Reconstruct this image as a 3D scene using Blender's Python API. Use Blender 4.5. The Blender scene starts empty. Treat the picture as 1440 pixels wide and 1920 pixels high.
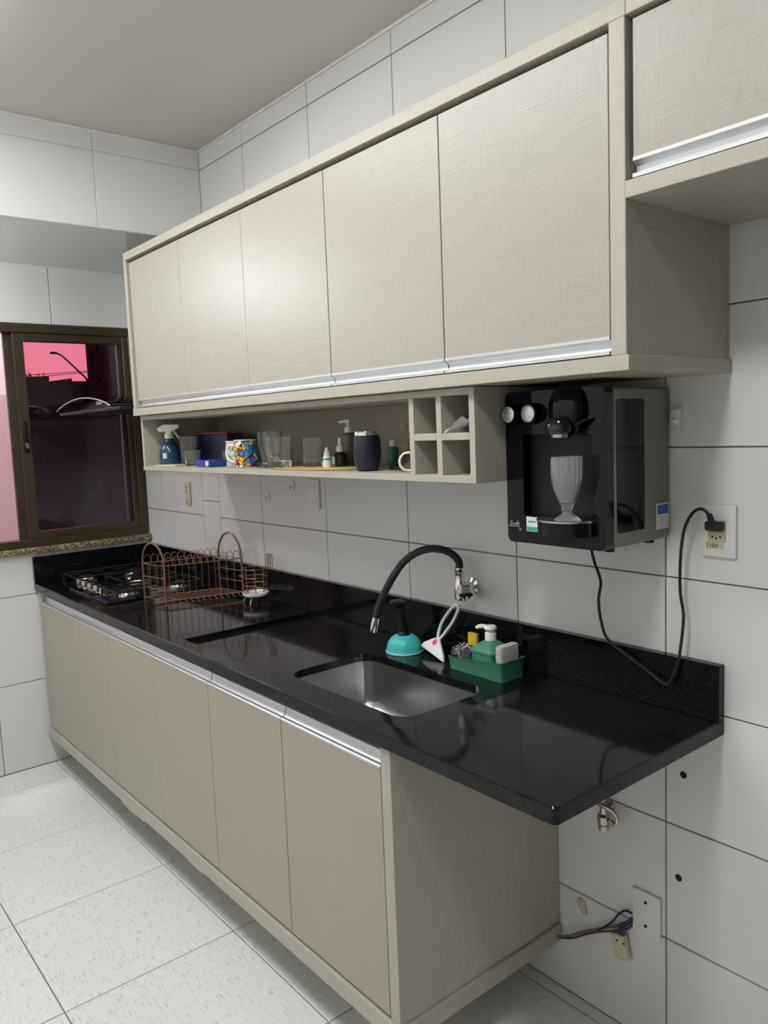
import bpy, bmesh, math, random
from mathutils import Vector, Matrix, noise
random.seed(7)
SC = bpy.context.scene
COL = SC.collection
PI = math.pi

# ------------------------------------------------------------------ camera
cam_d = bpy.data.cameras.new('camera')
cam = bpy.data.objects.new('camera', cam_d)
COL.objects.link(cam)
SC.camera = cam
YAW, PITCH, ROLL, FPX = 0.6843, -0.1066, -0.0396, 1480.75
fwd = Vector((-math.cos(YAW)*math.cos(PITCH), math.sin(YAW)*math.cos(PITCH), math.sin(PITCH)))
rgt = fwd.cross(Vector((0, 0, 1))).normalized()
upv = rgt.cross(fwd)
r2 = rgt*math.cos(ROLL) + upv*math.sin(ROLL)
u2 = upv*math.cos(ROLL) - rgt*math.sin(ROLL)
m3 = Matrix((r2, u2, -fwd)).transposed()
cam.matrix_world = Matrix.Translation((3.9775, -1.6492, 1.5791)) @ m3.to_4x4()
cam_d.sensor_fit = 'VERTICAL'
cam_d.sensor_height = 24.0
cam_d.lens = FPX/1920*24.0
cam_d.clip_start = 0.05
cam_d.clip_end = 200

# ------------------------------------------------------------------ exposure, sky
SC.view_settings.view_transform = 'Standard'
SC.view_settings.look = 'None'
SC.view_settings.gamma = 1
SC.view_settings.use_curve_mapping = False
SC.view_settings.exposure = 0.06

w = bpy.data.worlds.new('dusk_sky')
SC.world = w
w.use_nodes = True
wt = w.node_tree
wt.nodes.clear()
wo = wt.nodes.new('ShaderNodeOutputWorld')
wb = wt.nodes.new('ShaderNodeBackground')
wr = wt.nodes.new('ShaderNodeValToRGB')
wg = wt.nodes.new('ShaderNodeNewGeometry')
ws = wt.nodes.new('ShaderNodeSeparateXYZ')
wm = wt.nodes.new('ShaderNodeMath')
wm.operation = 'MULTIPLY'
wm.inputs[1].default_value = -1.0      # Incoming points back at the viewer
wt.links.new(wg.outputs['Incoming'], ws.inputs[0])
wt.links.new(ws.outputs['Z'], wm.inputs[0])
wt.links.new(wm.outputs[0], wr.inputs[0])
wt.links.new(wr.outputs[0], wb.inputs[0])
wt.links.new(wb.outputs[0], wo.inputs[0])
el = wr.color_ramp.elements
el[0].position = 0.0; el[0].color = (1.0, 0.22, 0.28, 1)
el[1].position = 0.9; el[1].color = (0.05, 0.06, 0.13, 1)
e = el.new(0.14); e.color = (1.0, 0.30, 0.42, 1)
e = el.new(0.40); e.color = (0.14, 0.11, 0.19, 1)
wb.inputs[1].default_value = 1.5
LAMP_X0, LAMP_X1, LAMP_Y = 1.10, 2.70, -1.20   # a slim LED batten on the ceiling, shining down
LAMP_STRENGTH = 40.0
PANEL_POS, PANEL_STRENGTH = (3.25, -1.45), 56.0      # added fill light out of view, brightens the right wall
BAY_POS, BAY_STRENGTH = (.42, -1.30, 2.31), 170.0     # bulb under the lowered beam, by the window
LAMP_COLOR = (0.975, 0.99, 1.0)

# ------------------------------------------------------------------ material helpers
def _new(name):
    m = bpy.data.materials.new(name)
    m.use_nodes = True
    nt = m.node_tree
    return m, nt, nt.nodes['Principled BSDF']

def mat(name, col, rough=0.5, metal=0.0, spec=0.5, var=0.0, vscale=8.0, bump=0.0, bscale=60.0, coat=0.0):
    m, nt, b = _new(name)
    b.inputs['Base Color'].default_value = (*col, 1)
    b.inputs['Roughness'].default_value = rough
    b.inputs['Metallic'].default_value = metal
    b.inputs['Specular IOR Level'].default_value = spec
    b.inputs['Coat Weight'].default_value = coat
    tc = nt.nodes.new('ShaderNodeTexCoord')
    n = nt.nodes.new('ShaderNodeTexNoise')
    n.inputs['Scale'].default_value = vscale
    n.inputs['Detail'].default_value = 4
    nt.links.new(tc.outputs['Object'], n.inputs['Vector'])
    mx = nt.nodes.new('ShaderNodeMixRGB')
    mx.inputs[1].default_value = (*[c*(1-var) for c in col], 1)
    mx.inputs[2].default_value = (*[min(1, c*(1+var)) for c in col], 1)
    nt.links.new(n.outputs['Fac'], mx.inputs[0])
    nt.links.new(mx.outputs[0], b.inputs['Base Color'])
    if bump:
        n2 = nt.nodes.new('ShaderNodeTexNoise')
        n2.inputs['Scale'].default_value = bscale
        nt.links.new(tc.outputs['Object'], n2.inputs['Vector'])
        bp = nt.nodes.new('ShaderNodeBump')
        bp.inputs['Strength'].default_value = bump
        bp.inputs['Distance'].default_value = 0.002
        nt.links.new(n2.outputs['Fac'], bp.inputs['Height'])
        nt.links.new(bp.outputs[0], b.inputs['Normal'])
    return m

def glassmat(name, col=(1, 1, 1), rough=0.02, ior=1.45, trans=0.985):
    m, nt, b = _new(name)
    b.inputs['Base Color'].default_value = (*col, 1)
    b.inputs['Roughness'].default_value = rough
    b.inputs['IOR'].default_value = ior
    b.inputs['Transmission Weight'].default_value = trans
    return m

def tinted(name, col, gloss=0.05):
    """flat sheet glass: tinted see-through plus a fresnel reflection"""
    m, nt, b = _new(name)
    nt.nodes.remove(b)
    out = nt.nodes['Material Output']
    t = nt.nodes.new('ShaderNodeBsdfTransparent'); t.inputs[0].default_value = (*col, 1)
    g = nt.nodes.new('ShaderNodeBsdfGlossy'); g.inputs['Roughness'].default_value = 0.02
    f = nt.nodes.new('ShaderNodeFresnel'); f.inputs[0].default_value = 1.45
    mx = nt.nodes.new('ShaderNodeMixShader')
    nt.links.new(f.outputs[0], mx.inputs[0]); nt.links.new(t.outputs[0], mx.inputs[1]); nt.links.new(g.outputs[0], mx.inputs[2])
    nt.links.new(mx.outputs[0], out.inputs[0])
    return m

def emit(name, col, s):
    m, nt, b = _new(name)
    b.inputs['Base Color'].default_value = (*col, 1)
    b.inputs['Emission Color'].default_value = (*col, 1)
    b.inputs['Emission Strength'].default_value = s
    return m

def laminate(name, base, rough=0.4, weave=1.0, axis='z'):
    m, nt, b = _new(name)
    tc = nt.nodes.new('ShaderNodeTexCoord')
    outs = []
    for sc in ((9, 60, 420), (420, 60, 14)):
        mp = nt.nodes.new('ShaderNodeMapping'); mp.inputs['Scale'].default_value = sc
        n = nt.nodes.new('ShaderNodeTexNoise'); n.inputs['Scale'].default_value = 1.0; n.inputs['Detail'].default_value = 3
        nt.links.new(tc.outputs['Object'], mp.inputs[0]); nt.links.new(mp.outputs[0], n.inputs['Vector'])
        outs.append(n.outputs['Fac'])
    ad = nt.nodes.new('ShaderNodeMath'); ad.operation = 'ADD'
    nt.links.new(outs[0], ad.inputs[0]); nt.links.new(outs[1], ad.inputs[1])
    mr = nt.nodes.new('ShaderNodeMapRange')
    mr.inputs['From Min'].default_value = 0.7; mr.inputs['From Max'].default_value = 1.3
    nt.links.new(ad.outputs[0], mr.inputs[0])
    mx = nt.nodes.new('ShaderNodeMixRGB')
    v = 0.09*weave
    mx.inputs[1].default_value = (*[c*(1-v) for c in base], 1)
    mx.inputs[2].default_value = (*[min(1, c*(1+v)) for c in base], 1)
    nt.links.new(mr.outputs[0], mx.inputs[0])
    nt.links.new(mx.outputs[0], b.inputs['Base Color'])
    b.inputs['Roughness'].default_value = rough
    bp = nt.nodes.new('ShaderNodeBump'); bp.inputs['Strength'].default_value = 0.22*weave; bp.inputs['Distance'].default_value = 0.001
    nt.links.new(mr.outputs[0], bp.inputs['Height']); nt.links.new(bp.outputs[0], b.inputs['Normal'])
    return m

def granite(name, base, speck, rough, scale, amount, speck2=None):
    m, nt, b = _new(name)
    tc = nt.nodes.new('ShaderNodeTexCoord')
    v = nt.nodes.new('ShaderNodeTexVoronoi'); v.inputs['Scale'].default_value = scale
    nt.links.new(tc.outputs['Object'], v.inputs['Vector'])
    sp = nt.nodes.new('ShaderNodeSeparateColor')
    nt.links.new(v.outputs['Color'], sp.inputs[0])
    cr = nt.nodes.new('ShaderNodeValToRGB')
    cr.color_ramp.elements[0].position = 1-amount-0.08; cr.color_ramp.elements[0].color = (*base, 1)
    cr.color_ramp.elements[1].position = 1.0; cr.color_ramp.elements[1].color = (*speck, 1)
    if speck2:
        e2 = cr.color_ramp.elements.new((1-amount)*0.5); e2.color = (*speck2, 1)
        e3 = cr.color_ramp.elements.new(0.05); e3.color = (*[c*0.3 for c in base], 1)
    nt.links.new(sp.outputs[0], cr.inputs[0])
    nt.links.new(cr.outputs[0], b.inputs['Base Color'])
    b.inputs['Roughness'].default_value = rough
    b.inputs['Specular IOR Level'].default_value = 0.32
    return m

def floor_tile_mat():
    m, nt, b = _new('floor_porcelain')
    tc = nt.nodes.new('ShaderNodeTexCoord')
    mp = nt.nodes.new('ShaderNodeMapping'); mp.inputs['Scale'].default_value = (26, 210, 1)
    n = nt.nodes.new('ShaderNodeTexNoise'); n.inputs['Scale'].default_value = 1; n.inputs['Detail'].default_value = 1.5
    nt.links.new(tc.outputs['Object'], mp.inputs[0]); nt.links.new(mp.outputs[0], n.inputs['Vector'])
    cr = nt.nodes.new('ShaderNodeValToRGB')
    cr.color_ramp.elements[0].position = 0.30; cr.color_ramp.elements[0].color = (0.60, 0.59, 0.56, 1)
    cr.color_ramp.elements[1].position = 0.42; cr.color_ramp.elements[1].color = (0.83, 0.83, 0.81, 1)
    nt.links.new(n.outputs['Fac'], cr.inputs[0]); nt.links.new(cr.outputs[0], b.inputs['Base Color'])
    b.inputs['Roughness'].default_value = 0.28
    bp = nt.nodes.new('ShaderNodeBump'); bp.inputs['Strength'].default_value = 0.15; bp.inputs['Distance'].default_value = 0.001
    nt.links.new(n.outputs['Fac'], bp.inputs['Height']); nt.links.new(bp.outputs[0], b.inputs['Normal'])
    return m

def patches(name, cols, scale, edge=(0.01, 0.01, 0.02), white_below=None, rough=0.25):
    """printed cells of flat colour with dark outlines"""
    m, nt, b = _new(name)
    tc = nt.nodes.new('ShaderNodeTexCoord')
    v = nt.nodes.new('ShaderNodeTexVoronoi'); v.inputs['Scale'].default_value = scale
    nt.links.new(tc.outputs['Object'], v.inputs['Vector'])
    sp = nt.nodes.new('ShaderNodeSeparateColor'); nt.links.new(v.outputs['Color'], sp.inputs[0])
    cr = nt.nodes.new('ShaderNodeValToRGB'); cr.color_ramp.interpolation = 'CONSTANT'
    el = cr.color_ramp.elements
    el[0].position = 0; el[0].color = (*cols[0], 1)
    el[1].position = 1.0/len(cols); el[1].color = (*cols[1], 1)
    for i in range(2, len(cols)):
        q = el.new(i/len(cols)); q.color = (*cols[i], 1)
    nt.links.new(sp.outputs[0], cr.inputs[0])
    v2 = nt.nodes.new('ShaderNodeTexVoronoi'); v2.feature = 'DISTANCE_TO_EDGE'; v2.inputs['Scale'].default_value = scale
    nt.links.new(tc.outputs['Object'], v2.inputs['Vector'])
    lt = nt.nodes.new('ShaderNodeMath'); lt.operation = 'LESS_THAN'; lt.inputs[1].default_value = 0.06
    nt.links.new(v2.outputs['Distance'], lt.inputs[0])
    mx = nt.nodes.new('ShaderNodeMixRGB'); mx.inputs[2].default_value = (*edge, 1)
    nt.links.new(lt.outputs[0], mx.inputs[0]); nt.links.new(cr.outputs[0], mx.inputs[1])
    nt.links.new(mx.outputs[0], b.inputs['Base Color'])
    b.inputs['Roughness'].default_value = rough
    return m

M = {}
M['tile'] = mat('wall_tile_glaze', (0.79, 0.785, 0.775), 0.24, var=0.012, vscale=3, bump=0.03, bscale=25)
M['grout'] = mat('tile_grout', (0.20, 0.17, 0.15), 0.9, var=0.15, vscale=30)
M['floor_tile'] = floor_tile_mat()
M['floor_grout'] = mat('floor_grout', (0.24, 0.22, 0.20), 0.9, var=0.15, vscale=30)
M['ceiling'] = mat('ceiling_paint', (0.66, 0.63, 0.60), 0.55, var=0.02, vscale=2)
M['soffit'] = mat('soffit_paint', (0.66, 0.67, 0.65), 0.22, var=0.03, vscale=3)
M['paint'] = mat('wall_paint', (0.82, 0.81, 0.79), 0.6, var=0.03, vscale=2)
M['dark_paint'] = mat('low_bounce_wall', (0.20, 0.17, 0.14), 0.6, var=0.05)
M['trim'] = mat('white_trim', (0.80, 0.79, 0.76), 0.5, var=0.03)
M['lam'] = laminate('linen_laminate', (0.405, 0.378, 0.318), 0.34)
M['lam_edge'] = laminate('laminate_edge_band', (0.445, 0.415, 0.345), 0.42, 0.6)
M['lam_low'] = laminate('linen_laminate_base_unit', (0.385, 0.352, 0.287), 0.42, 0.5)
M['dark_gap'] = mat('door_gap_shade', (0.10, 0.085, 0.07), 0.8, var=0.1)
M['alu'] = mat('brushed_aluminium', (0.74, 0.75, 0.76), 0.33, 0.85, var=0.04, vscale=40)
M['granite'] = granite('black_granite', (0.0045, 0.005, 0.006), (0.040, 0.039, 0.036), 0.085, 620, 0.03)
M['sill_granite'] = granite('brown_granite', (0.30, 0.23, 0.13), (0.55, 0.47, 0.33), 0.3, 130, 0.25, (0.16, 0.12, 0.07))
M['steel'] = mat('stainless_steel', (0.55, 0.55, 0.55), 0.27, 1.0, var=0.06, vscale=60)
M['chrome'] = mat('chrome', (0.80, 0.80, 0.80), 0.07, 1.0)
M['dull_chrome'] = mat('worn_chrome', (0.52, 0.48, 0.42), 0.25, 1.0, var=0.25, vscale=60)
M['black_glass'] = mat('black_glass', (0.004, 0.004, 0.006), 0.05, coat=0.3)
M['black_gloss'] = mat('black_gloss_plastic', (0.003, 0.003, 0.006), 0.09, spec=0.3, var=0.1)
M['black'] = mat('black_plastic', (0.005, 0.005, 0.007), 0.42, spec=0.35, var=0.1, vscale=20)
M['rubber'] = mat('black_rubber', (0.012, 0.012, 0.014), 0.5, var=0.15, vscale=30)
M['iron'] = mat('cast_iron', (0.012, 0.012, 0.014), 0.45, 0.3, bump=0.2, bscale=200)
M['graphite'] = mat('graphite_casing', (0.20, 0.20, 0.185), 0.40, 0.1, var=0.05, vscale=30)
M['copper'] = mat('rusty_copper_wire', (0.31, 0.17, 0.11), 0.36, 0.75, var=0.35, vscale=45)
M['bronze'] = mat('bronze_aluminium', (0.085, 0.062, 0.038), 0.40, 0.6, var=0.08, vscale=12)
M['pane'] = tinted('smoked_pane', (0.88, 0.85, 0.87))
M['hood_glass'] = tinted('smoked_hood_glass', (0.66, 0.66, 0.68))
M['hood'] = mat('black_hood_steel', (0.022, 0.022, 0.026), 0.28, 0.5, var=0.1)
M['white'] = mat('white_plastic', (0.82, 0.81, 0.79), 0.35, var=0.03)
M['cream'] = mat('yellowed_plastic', (0.66, 0.60, 0.42), 0.4, var=0.06)
M['paper'] = mat('white_paper', (0.78, 0.78, 0.76), 0.6, var=0.03)
M['ink'] = mat('dark_ink', (0.02, 0.018, 0.015), 0.6)
M['blue_ink'] = mat('blue_print', (0.02, 0.11, 0.46), 0.4)
M['green_ink'] = mat('green_print', (0.05, 0.42, 0.34), 0.4)
M['silver_ink'] = mat('silver_print', (0.45, 0.45, 0.47), 0.3, 0.4)
M['turq'] = mat('turquoise_rubber', (0.06, 0.56, 0.52), 0.38, var=0.04)
M['green'] = mat('green_plastic', (0.065, 0.25, 0.155), 0.38, var=0.04)
M['yellow'] = mat('yellow_foam', (0.66, 0.50, 0.03), 0.9, var=0.12, vscale=120, bump=0.4, bscale=300)
M['sponge'] = mat('white_scrubber', (0.52, 0.52, 0.50), 0.9, var=0.4, vscale=160, bump=0.9, bscale=260)
M['wool'] = mat('steel_wool', (0.36, 0.34, 0.35), 0.35, 0.8, var=0.3, vscale=90)
M['pink'] = mat('pink_print', (0.62, 0.05, 0.25), 0.4)
M['mint'] = mat('mint_rubber', (0.55, 0.78, 0.74), 0.5)
M['glass'] = glassmat('clear_glass')
M['bead_glass'] = glassmat('beaded_glass', rough=0.08, trans=0.90)
M['navy'] = mat('navy_enamel', (0.007, 0.009, 0.022), 0.33, var=0.1)
M['blue_clear'] = mat('blue_translucent_plastic', (0.018, 0.060, 0.105), 0.16, var=0.1)
M['tin_blue'] = patches('printed_blue_tin', [(0.008, 0.015, 0.085), (0.010, 0.02, 0.11), (0.02, 0.03, 0.16), (0.006, 0.01, 0.05), (0.16, 0.12, 0.05), (0.008, 0.015, 0.09)], 24, rough=0.35)
M['red'] = mat('red_print', (0.24, 0.035, 0.03), 0.4)
M['blue'] = mat('blue_card', (0.025, 0.05, 0.27), 0.45)
M['brown'] = mat('brown_wood', (0.22, 0.15, 0.08), 0.55, var=0.2)
M['comic'] = patches('colourful_print', [(0.85, 0.36, 0.01), (0.02, 0.20, 0.52), (0.92, 0.47, 0.02), (0.22, 0.08, 0.25), (0.75, 0.75, 0.72), (0.90, 0.40, 0.02), (0.05, 0.30, 0.60)], 78)
M['greyprint'] = patches('grey_print', [(0.72, 0.72, 0.70), (0.55, 0.56, 0.54), (0.75, 0.75, 0.73), (0.28, 0.36, 0.30), (0.70, 0.70, 0.68)], 48, edge=(0.16, 0.16, 0.16))
M['ceramic'] = mat('white_ceramic', (0.78, 0.78, 0.75), 0.2)
M['wood_tray'] = mat('yellow_wood', (0.62, 0.46, 0.16), 0.5, var=0.15, vscale=30)
M['green_glass'] = mat('dark_green_bottle', (0.010, 0.018, 0.010), 0.12)
M['teal'] = mat('teal_bottle', (0.02, 0.16, 0.13), 0.3)
M['clear_plastic'] = tinted('clear_plastic', (0.80, 0.82, 0.80))
M['soap_liquid'] = mat('grey_bottle', (0.16, 0.165, 0.15), 0.25, var=0.1)
M['waxed'] = mat('pale_yellow_paper', (0.72, 0.66, 0.36), 0.6, var=0.08)
M['mesh_brown'] = mat('brown_sieve_mesh', (0.20, 0.15, 0.12), 0.7, var=0.3, vscale=200)
M['cloth'] = mat('white_cloth', (0.70, 0.69, 0.66), 0.9, var=0.1, vscale=40)
M['hole'] = mat('wall_hole', (0.02, 0.016, 0.014), 0.9)
M['putty'] = mat('cream_putty', (0.58, 0.52, 0.38), 0.8, var=0.2, vscale=80, bump=0.6, bscale=120)
M['wire_red'] = mat('red_wire', (0.14, 0.03, 0.04), 0.4)
M['wire_blue'] = mat('blue_wire', (0.02, 0.035, 0.09), 0.4)
M['wire_teal'] = mat('grey_green_wire', (0.10, 0.17, 0.17), 0.4)
M['ext_white'] = mat('exterior_white_paint', (0.82, 0.80, 0.80), 0.8, var=0.03)
M['ext_stucco'] = mat('pink_stucco', (0.60, 0.52, 0.52), 0.9, var=0.12, vscale=60, bump=0.8, bscale=140)
M['ext_dark'] = mat('silhouette_facade', (0.020, 0.016, 0.020), 0.9, var=0.2, vscale=2)  # near-black: the backlit dusk shade is in the colour
M['ext_roof'] = mat('silhouette_roof', (0.016, 0.013, 0.014), 0.9, var=0.2, vscale=4)  # silhouette shade in the colour, also for poles, wires and tree
M['ext_purple'] = mat('mauve_facade', (0.060, 0.028, 0.055), 0.9, var=0.1, vscale=2)
M['asphalt'] = mat('asphalt', (0.015, 0.014, 0.016), 0.9, var=0.2, vscale=3)
M['bulb'] = emit('lit_bulb', LAMP_COLOR, LAMP_STRENGTH)
M['panel'] = emit('fill_panel_glow', LAMP_COLOR, PANEL_STRENGTH)
M['bay_bulb'] = emit('lit_bay_bulb', LAMP_COLOR, BAY_STRENGTH)
M['outdoor_fill'] = emit('outdoor_fill_glow', (1.0, 0.93, 0.92), 420.0)
M['liquid'] = mat('water', (0.7, 0.7, 0.65), 0.1)

# ------------------------------------------------------------------ geometry helpers
def wloc(o):
    v = Vector((0, 0, 0))
    while o is not None:
        v += o.location; o = o.parent
    return v

def link(name, data, m, parent=None, smooth=30, label=None):
    o = bpy.data.objects.new(name, data)
    COL.objects.link(o)
    if m is not None:
        data.materials.append(M[m] if isinstance(m, str) else m)
    if parent is not None:
        o.parent = parent
    if label: o['label'] = label
    return o

def obj(name, bm, m, parent=None, smooth=35, label=None):
    """bm is in world coordinates; it becomes ONE mesh object under parent"""
    if parent is not None:
        bmesh.ops.translate(bm, verts=bm.verts, vec=-wloc(parent))
    bmesh.ops.recalc_face_normals(bm, faces=bm.faces)
    me = bpy.data.meshes.new(name)
    bm.to_mesh(me); bm.free()
    if smooth:
        for p in me.polygons: p.use_smooth = True
        me.set_sharp_from_angle(angle=math.radians(smooth))
    return link(name, me, m, parent, label=label)

def tag(o, label=None, cat=None, group=None, kind=None):
    if label: o['label'] = label
    if cat: o['category'] = cat
    if group: o['group'] = group
    if kind: o['kind'] = kind
    return o

def thing(name, label, cat, loc, group=None):
    o = bpy.data.objects.new(name, None)
    COL.objects.link(o)
    o.location = loc
    o.empty_display_size = 0.05
    return tag(o, label, cat, group)

def one(name, bm, m, label, cat, loc, group=None, smooth=35):
    """a thing that is a single mesh, origin at loc"""
    bmesh.ops.translate(bm, verts=bm.verts, vec=-Vector(loc))
    o = obj(name, bm, m, None, smooth)
    o.location = loc
    return tag(o, label, cat, group)

def NB(): return bmesh.new()

def box(x0, x1, y0, y1, z0, z1, bev=0.0, seg=2, bm=None):
    t = bmesh.new()
    bmesh.ops.create_cube(t, size=1)
    for v in t.verts:
        v.co = Vector((x0 + (v.co.x+.5)*(x1-x0), y0 + (v.co.y+.5)*(y1-y0), z0 + (v.co.z+.5)*(z1-z0)))
    if bev:
        bmesh.ops.bevel(t, geom=list(t.edges), offset=bev, segments=seg, profile=0.6, affect='EDGES')
    return merge(bm, t)

def merge(bm, t):
    if bm is None: return t
    me = bpy.data.meshes.new('tmp')
    t.to_mesh(me); t.free()
    bm.from_mesh(me)
    bpy.data.meshes.remove(me)
    return bm

def lathe(prof, c=(0, 0, 0), seg=28, bm=None, mtx=None, ripple=None):
    """prof: (radius, height) pairs spun about z through c; mtx turns it"""
    t = bmesh.new()
    rings = []
    for k, (r, z) in enumerate(prof):
        if r < 1e-6:
            rings.append([t.verts.new((0, 0, z))])
        else:
            ring = []
            for i in range(seg):
                a = 2*PI*i/seg
                rr = r*(1+(ripple(a, z) if ripple else 0))
                ring.append(t.verts.new((rr*math.cos(a), rr*math.sin(a), z)))
            rings.append(ring)
    for a, b in zip(rings[:-1], rings[1:]):
        if len(a) == 1 and len(b) == 1: continue
        for i in range(seg):
            j = (i+1) % seg
            if len(a) == 1: t.faces.new((a[0], b[j], b[i]))
            elif len(b) == 1: t.faces.new((a[i], a[j], b[0]))
            else: t.faces.new((a[i], a[j], b[j], b[i]))
    if mtx is not None: bmesh.ops.transform(t, matrix=mtx.to_4x4(), verts=t.verts)
    bmesh.ops.translate(t, verts=t.verts, vec=Vector(c))
    return merge(bm, t)

def spline(pts, n=6, closed=False):
    pts = [Vector(p) for p in pts]
    if len(pts) < 3: return pts
    out = []
    L = len(pts)
    rng = L if closed else L-1
    for i in range(rng):
        p0 = pts[(i-1) % L] if (closed or i > 0) else pts[0]*2-pts[1]
        p1 = pts[i]; p2 = pts[(i+1) % L]
        p3 = pts[(i+2) % L] if (closed or i+2 < L) else pts[-1]*2-pts[-2]
        for k in range(n):
            t = k/n
            out.append(0.5*((2*p1) + (p2-p0)*t + (2*p0-5*p1+4*p2-p3)*t*t + (3*p1-p0-3*p2+p3)*t**3))
    if not closed: out.append(pts[-1])
    return out

def tube(pts, r, seg=8, closed=False, bm=None, caps=True):
    pts = [Vector(p) for p in pts]
    t = bmesh.new()
    n = len(pts)
    rings = []
    prev = None
    for i, p in enumerate(pts):
        if closed: d = pts[(i+1) % n] - pts[i-1]
        elif i == 0: d = pts[1]-pts[0]
        elif i == n-1: d = pts[-1]-pts[-2]
        else: d = pts[i+1]-pts[i-1]
        d.normalize()
        if prev is None:
            a = Vector((0, 0, 1)) if abs(d.z) < .9 else Vector((1, 0, 0))
            nrm = d.cross(a).normalized()
        else:
            nrm = (prev - d*prev.dot(d))
            if nrm.length < 1e-6: nrm = d.orthogonal()
            nrm.normalize()
        prev = nrm
        bi = d.cross(nrm)
        rr = r[i] if isinstance(r, (list, tuple)) else r
        rings.append([t.verts.new(p + (nrm*math.cos(2*PI*k/seg) + bi*math.sin(2*PI*k/seg))*rr) for k in range(seg)])
    for i in range(n if closed else n-1):
        a, b = rings[i], rings[(i+1) % n]
        for k in range(seg):
            l = (k+1) % seg
            t.faces.new((a[k], a[l], b[l], b[k]))
    if caps and not closed:
        t.faces.new(rings[0]); t.faces.new(rings[-1])
    return merge(bm, t)

def prism(poly, a0, a1, axis='x', bm=None, bev=0.0):
    """poly of 2-D points extruded along an axis; x:(y,z)  y:(x,z)  z:(x,y)"""
    t = bmesh.new()
    def P(p, a):
        return {'x': (a, p[0], p[1]), 'y': (p[0], a, p[1]), 'z': (p[0], p[1], a)}[axis]
    A = [t.verts.new(P(p, a0)) for p in poly]
    B = [t.verts.new(P(p, a1)) for p in poly]
    n = len(poly)
    t.faces.new(A); t.faces.new(B)
    for i in range(n):
        t.faces.new((A[i], A[(i+1) % n], B[(i+1) % n], B[i]))
    bmesh.ops.recalc_face_normals(t, faces=t.faces)
    if bev: bmesh.ops.bevel(t, geom=list(t.edges), offset=bev, segments=2, profile=.6, affect='EDGES')
    return merge(bm, t)

def rrect(x0, x1, y0, y1, r, n=6):
    out = []
    for cx, cy, a0 in ((x1-r, y1-r, 0), (x0+r, y1-r, PI/2), (x0+r, y0+r, PI), (x1-r, y0+r, 1.5*PI)):
        for k in range(n+1):
            a = a0 + k/n*PI/2
            out.append((cx+r*math.cos(a), cy+r*math.sin(a)))
    return out

def text(body, size, loc, rot, m, parent, ext=0.0003, name='lettering', align='LEFT', shear=0.0):
    c = bpy.data.curves.new(name, 'FONT')
    c.body = body; c.size = size; c.extrude = ext; c.align_x = align; c.shear = shear
    t = bpy.data.objects.new('tmp', c)
    COL.objects.link(t)
    me = bpy.data.meshes.new_from_object(t.evaluated_get(bpy.context.evaluated_depsgraph_get()))
    bpy.data.objects.remove(t); bpy.data.curves.remove(c)
    me.name = name
    me.materials.clear(); me.materials.append(M[m])
    o = bpy.data.objects.new(name, me)
    COL.objects.link(o)
    o.parent = parent
    o.location = Vector(loc) - wloc(parent)
    o.rotation_euler = rot
    return o
FACE_Y = (PI/2, 0, 0)            # lettering that reads from the -y side
FACE_X = (PI/2, 0, PI/2)         # lettering that reads from the +x side

# ------------------------------------------------------------------ tiles
_tm = {}
def tile_mesh(wd, ht, th, m):
    key = (round(wd, 3), round(ht, 3), m)
    if key not in _tm:
        c = 0.0012
        x, y = wd/2, ht/2
        vs = [(-x, -y, 0), (x, -y, 0), (x, y, 0), (-x, y, 0), (-x, -y, th-c), (x, -y, th-c), (x, y, th-c), (-x, y, th-c),
              (-x+c, -y+c, th), (x-c, -y+c, th), (x-c, y-c, th), (-x+c, y-c, th)]
        fs = [(3, 2, 1, 0)]
        for a in (0, 4):
            for i in range(4):
                j = (i+1) % 4
                fs.append((a+i, a+j, a+4+j, a+4+i))
        fs.append((8, 9, 10, 11))
        me = bpy.data.meshes.new('tile')
        me.from_pydata(vs, [], fs)
        me.materials.append(M[m])
        _tm[key] = me
    return _tm[key]

def tile(parent, plane, a0, a1, z0, z1, off, m='tile', gap=0.0035, th=0.004):
    """one tile on plane 'y' (a = x, faces -y), 'x' (a = y, faces +x) or 'z' (a = x, z = y, faces up)"""
    me = tile_mesh(a1-a0-gap, z1-z0-gap, th, m)
    o = bpy.data.objects.new('tile', me)
    COL.objects.link(o)
    o.parent = parent
    ca, cz = (a0+a1)/2, (z0+z1)/2
    j = random.uniform(-0.0003, 0.0003)
    if plane == 'y':
        o.rotation_euler = (PI/2, 0, 0); p = Vector((ca, off+j, cz))
    elif plane == 'x':
        o.rotation_euler = (PI/2, 0, PI/2); p = Vector((off+j, ca, cz))
    else:
        p = Vector((ca, cz, off+j))
    o.location = p - wloc(parent)
    return o

# ================================================================== THE ROOM
RX1, RY0, CZ = 5.2, -2.35, 2.775
GP = 0.0035                     # how far the tile faces stand in front of the grout bed

# right wall (grout bed behind y = +0.0035, tile faces at y = 0)
wr_ = tag(obj('wall_right', box(-0.3, RX1+.1, GP, 0.12, -0.05, 2.95), 'grout'), kind='structure')
ROWS = [0.0, 0.3071, 0.6074, 0.9077, 1.208, 1.5083, 1.8086, 2.1089, 2.4050, 2.697, CZ]
XJ = [0.0, 0.19, 0.64, 0.80, 1.166, 1.6205, 2.075, 2.5293, 2.9838, 3.4383, 3.8928, 4.3473, 4.8018, RX1]
for zi in range(len(ROWS)-1):
    for xi in range(len(XJ)-1):
        z0, z1, x0, x1 = ROWS[zi], ROWS[zi+1], XJ[xi], XJ[xi+1]
        if xi == 2:               # the narrow fill strip has its own joint height
            if zi == 3: z1 = 0.98
            if zi == 4: z0 = 1.278; tile(wr_, 'y', x0, x1, 0.98, z0, 0.004)
        if z1-z0 < .02: continue
        tile(wr_, 'y', x0, x1, z0, z1, 0.004)

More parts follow.
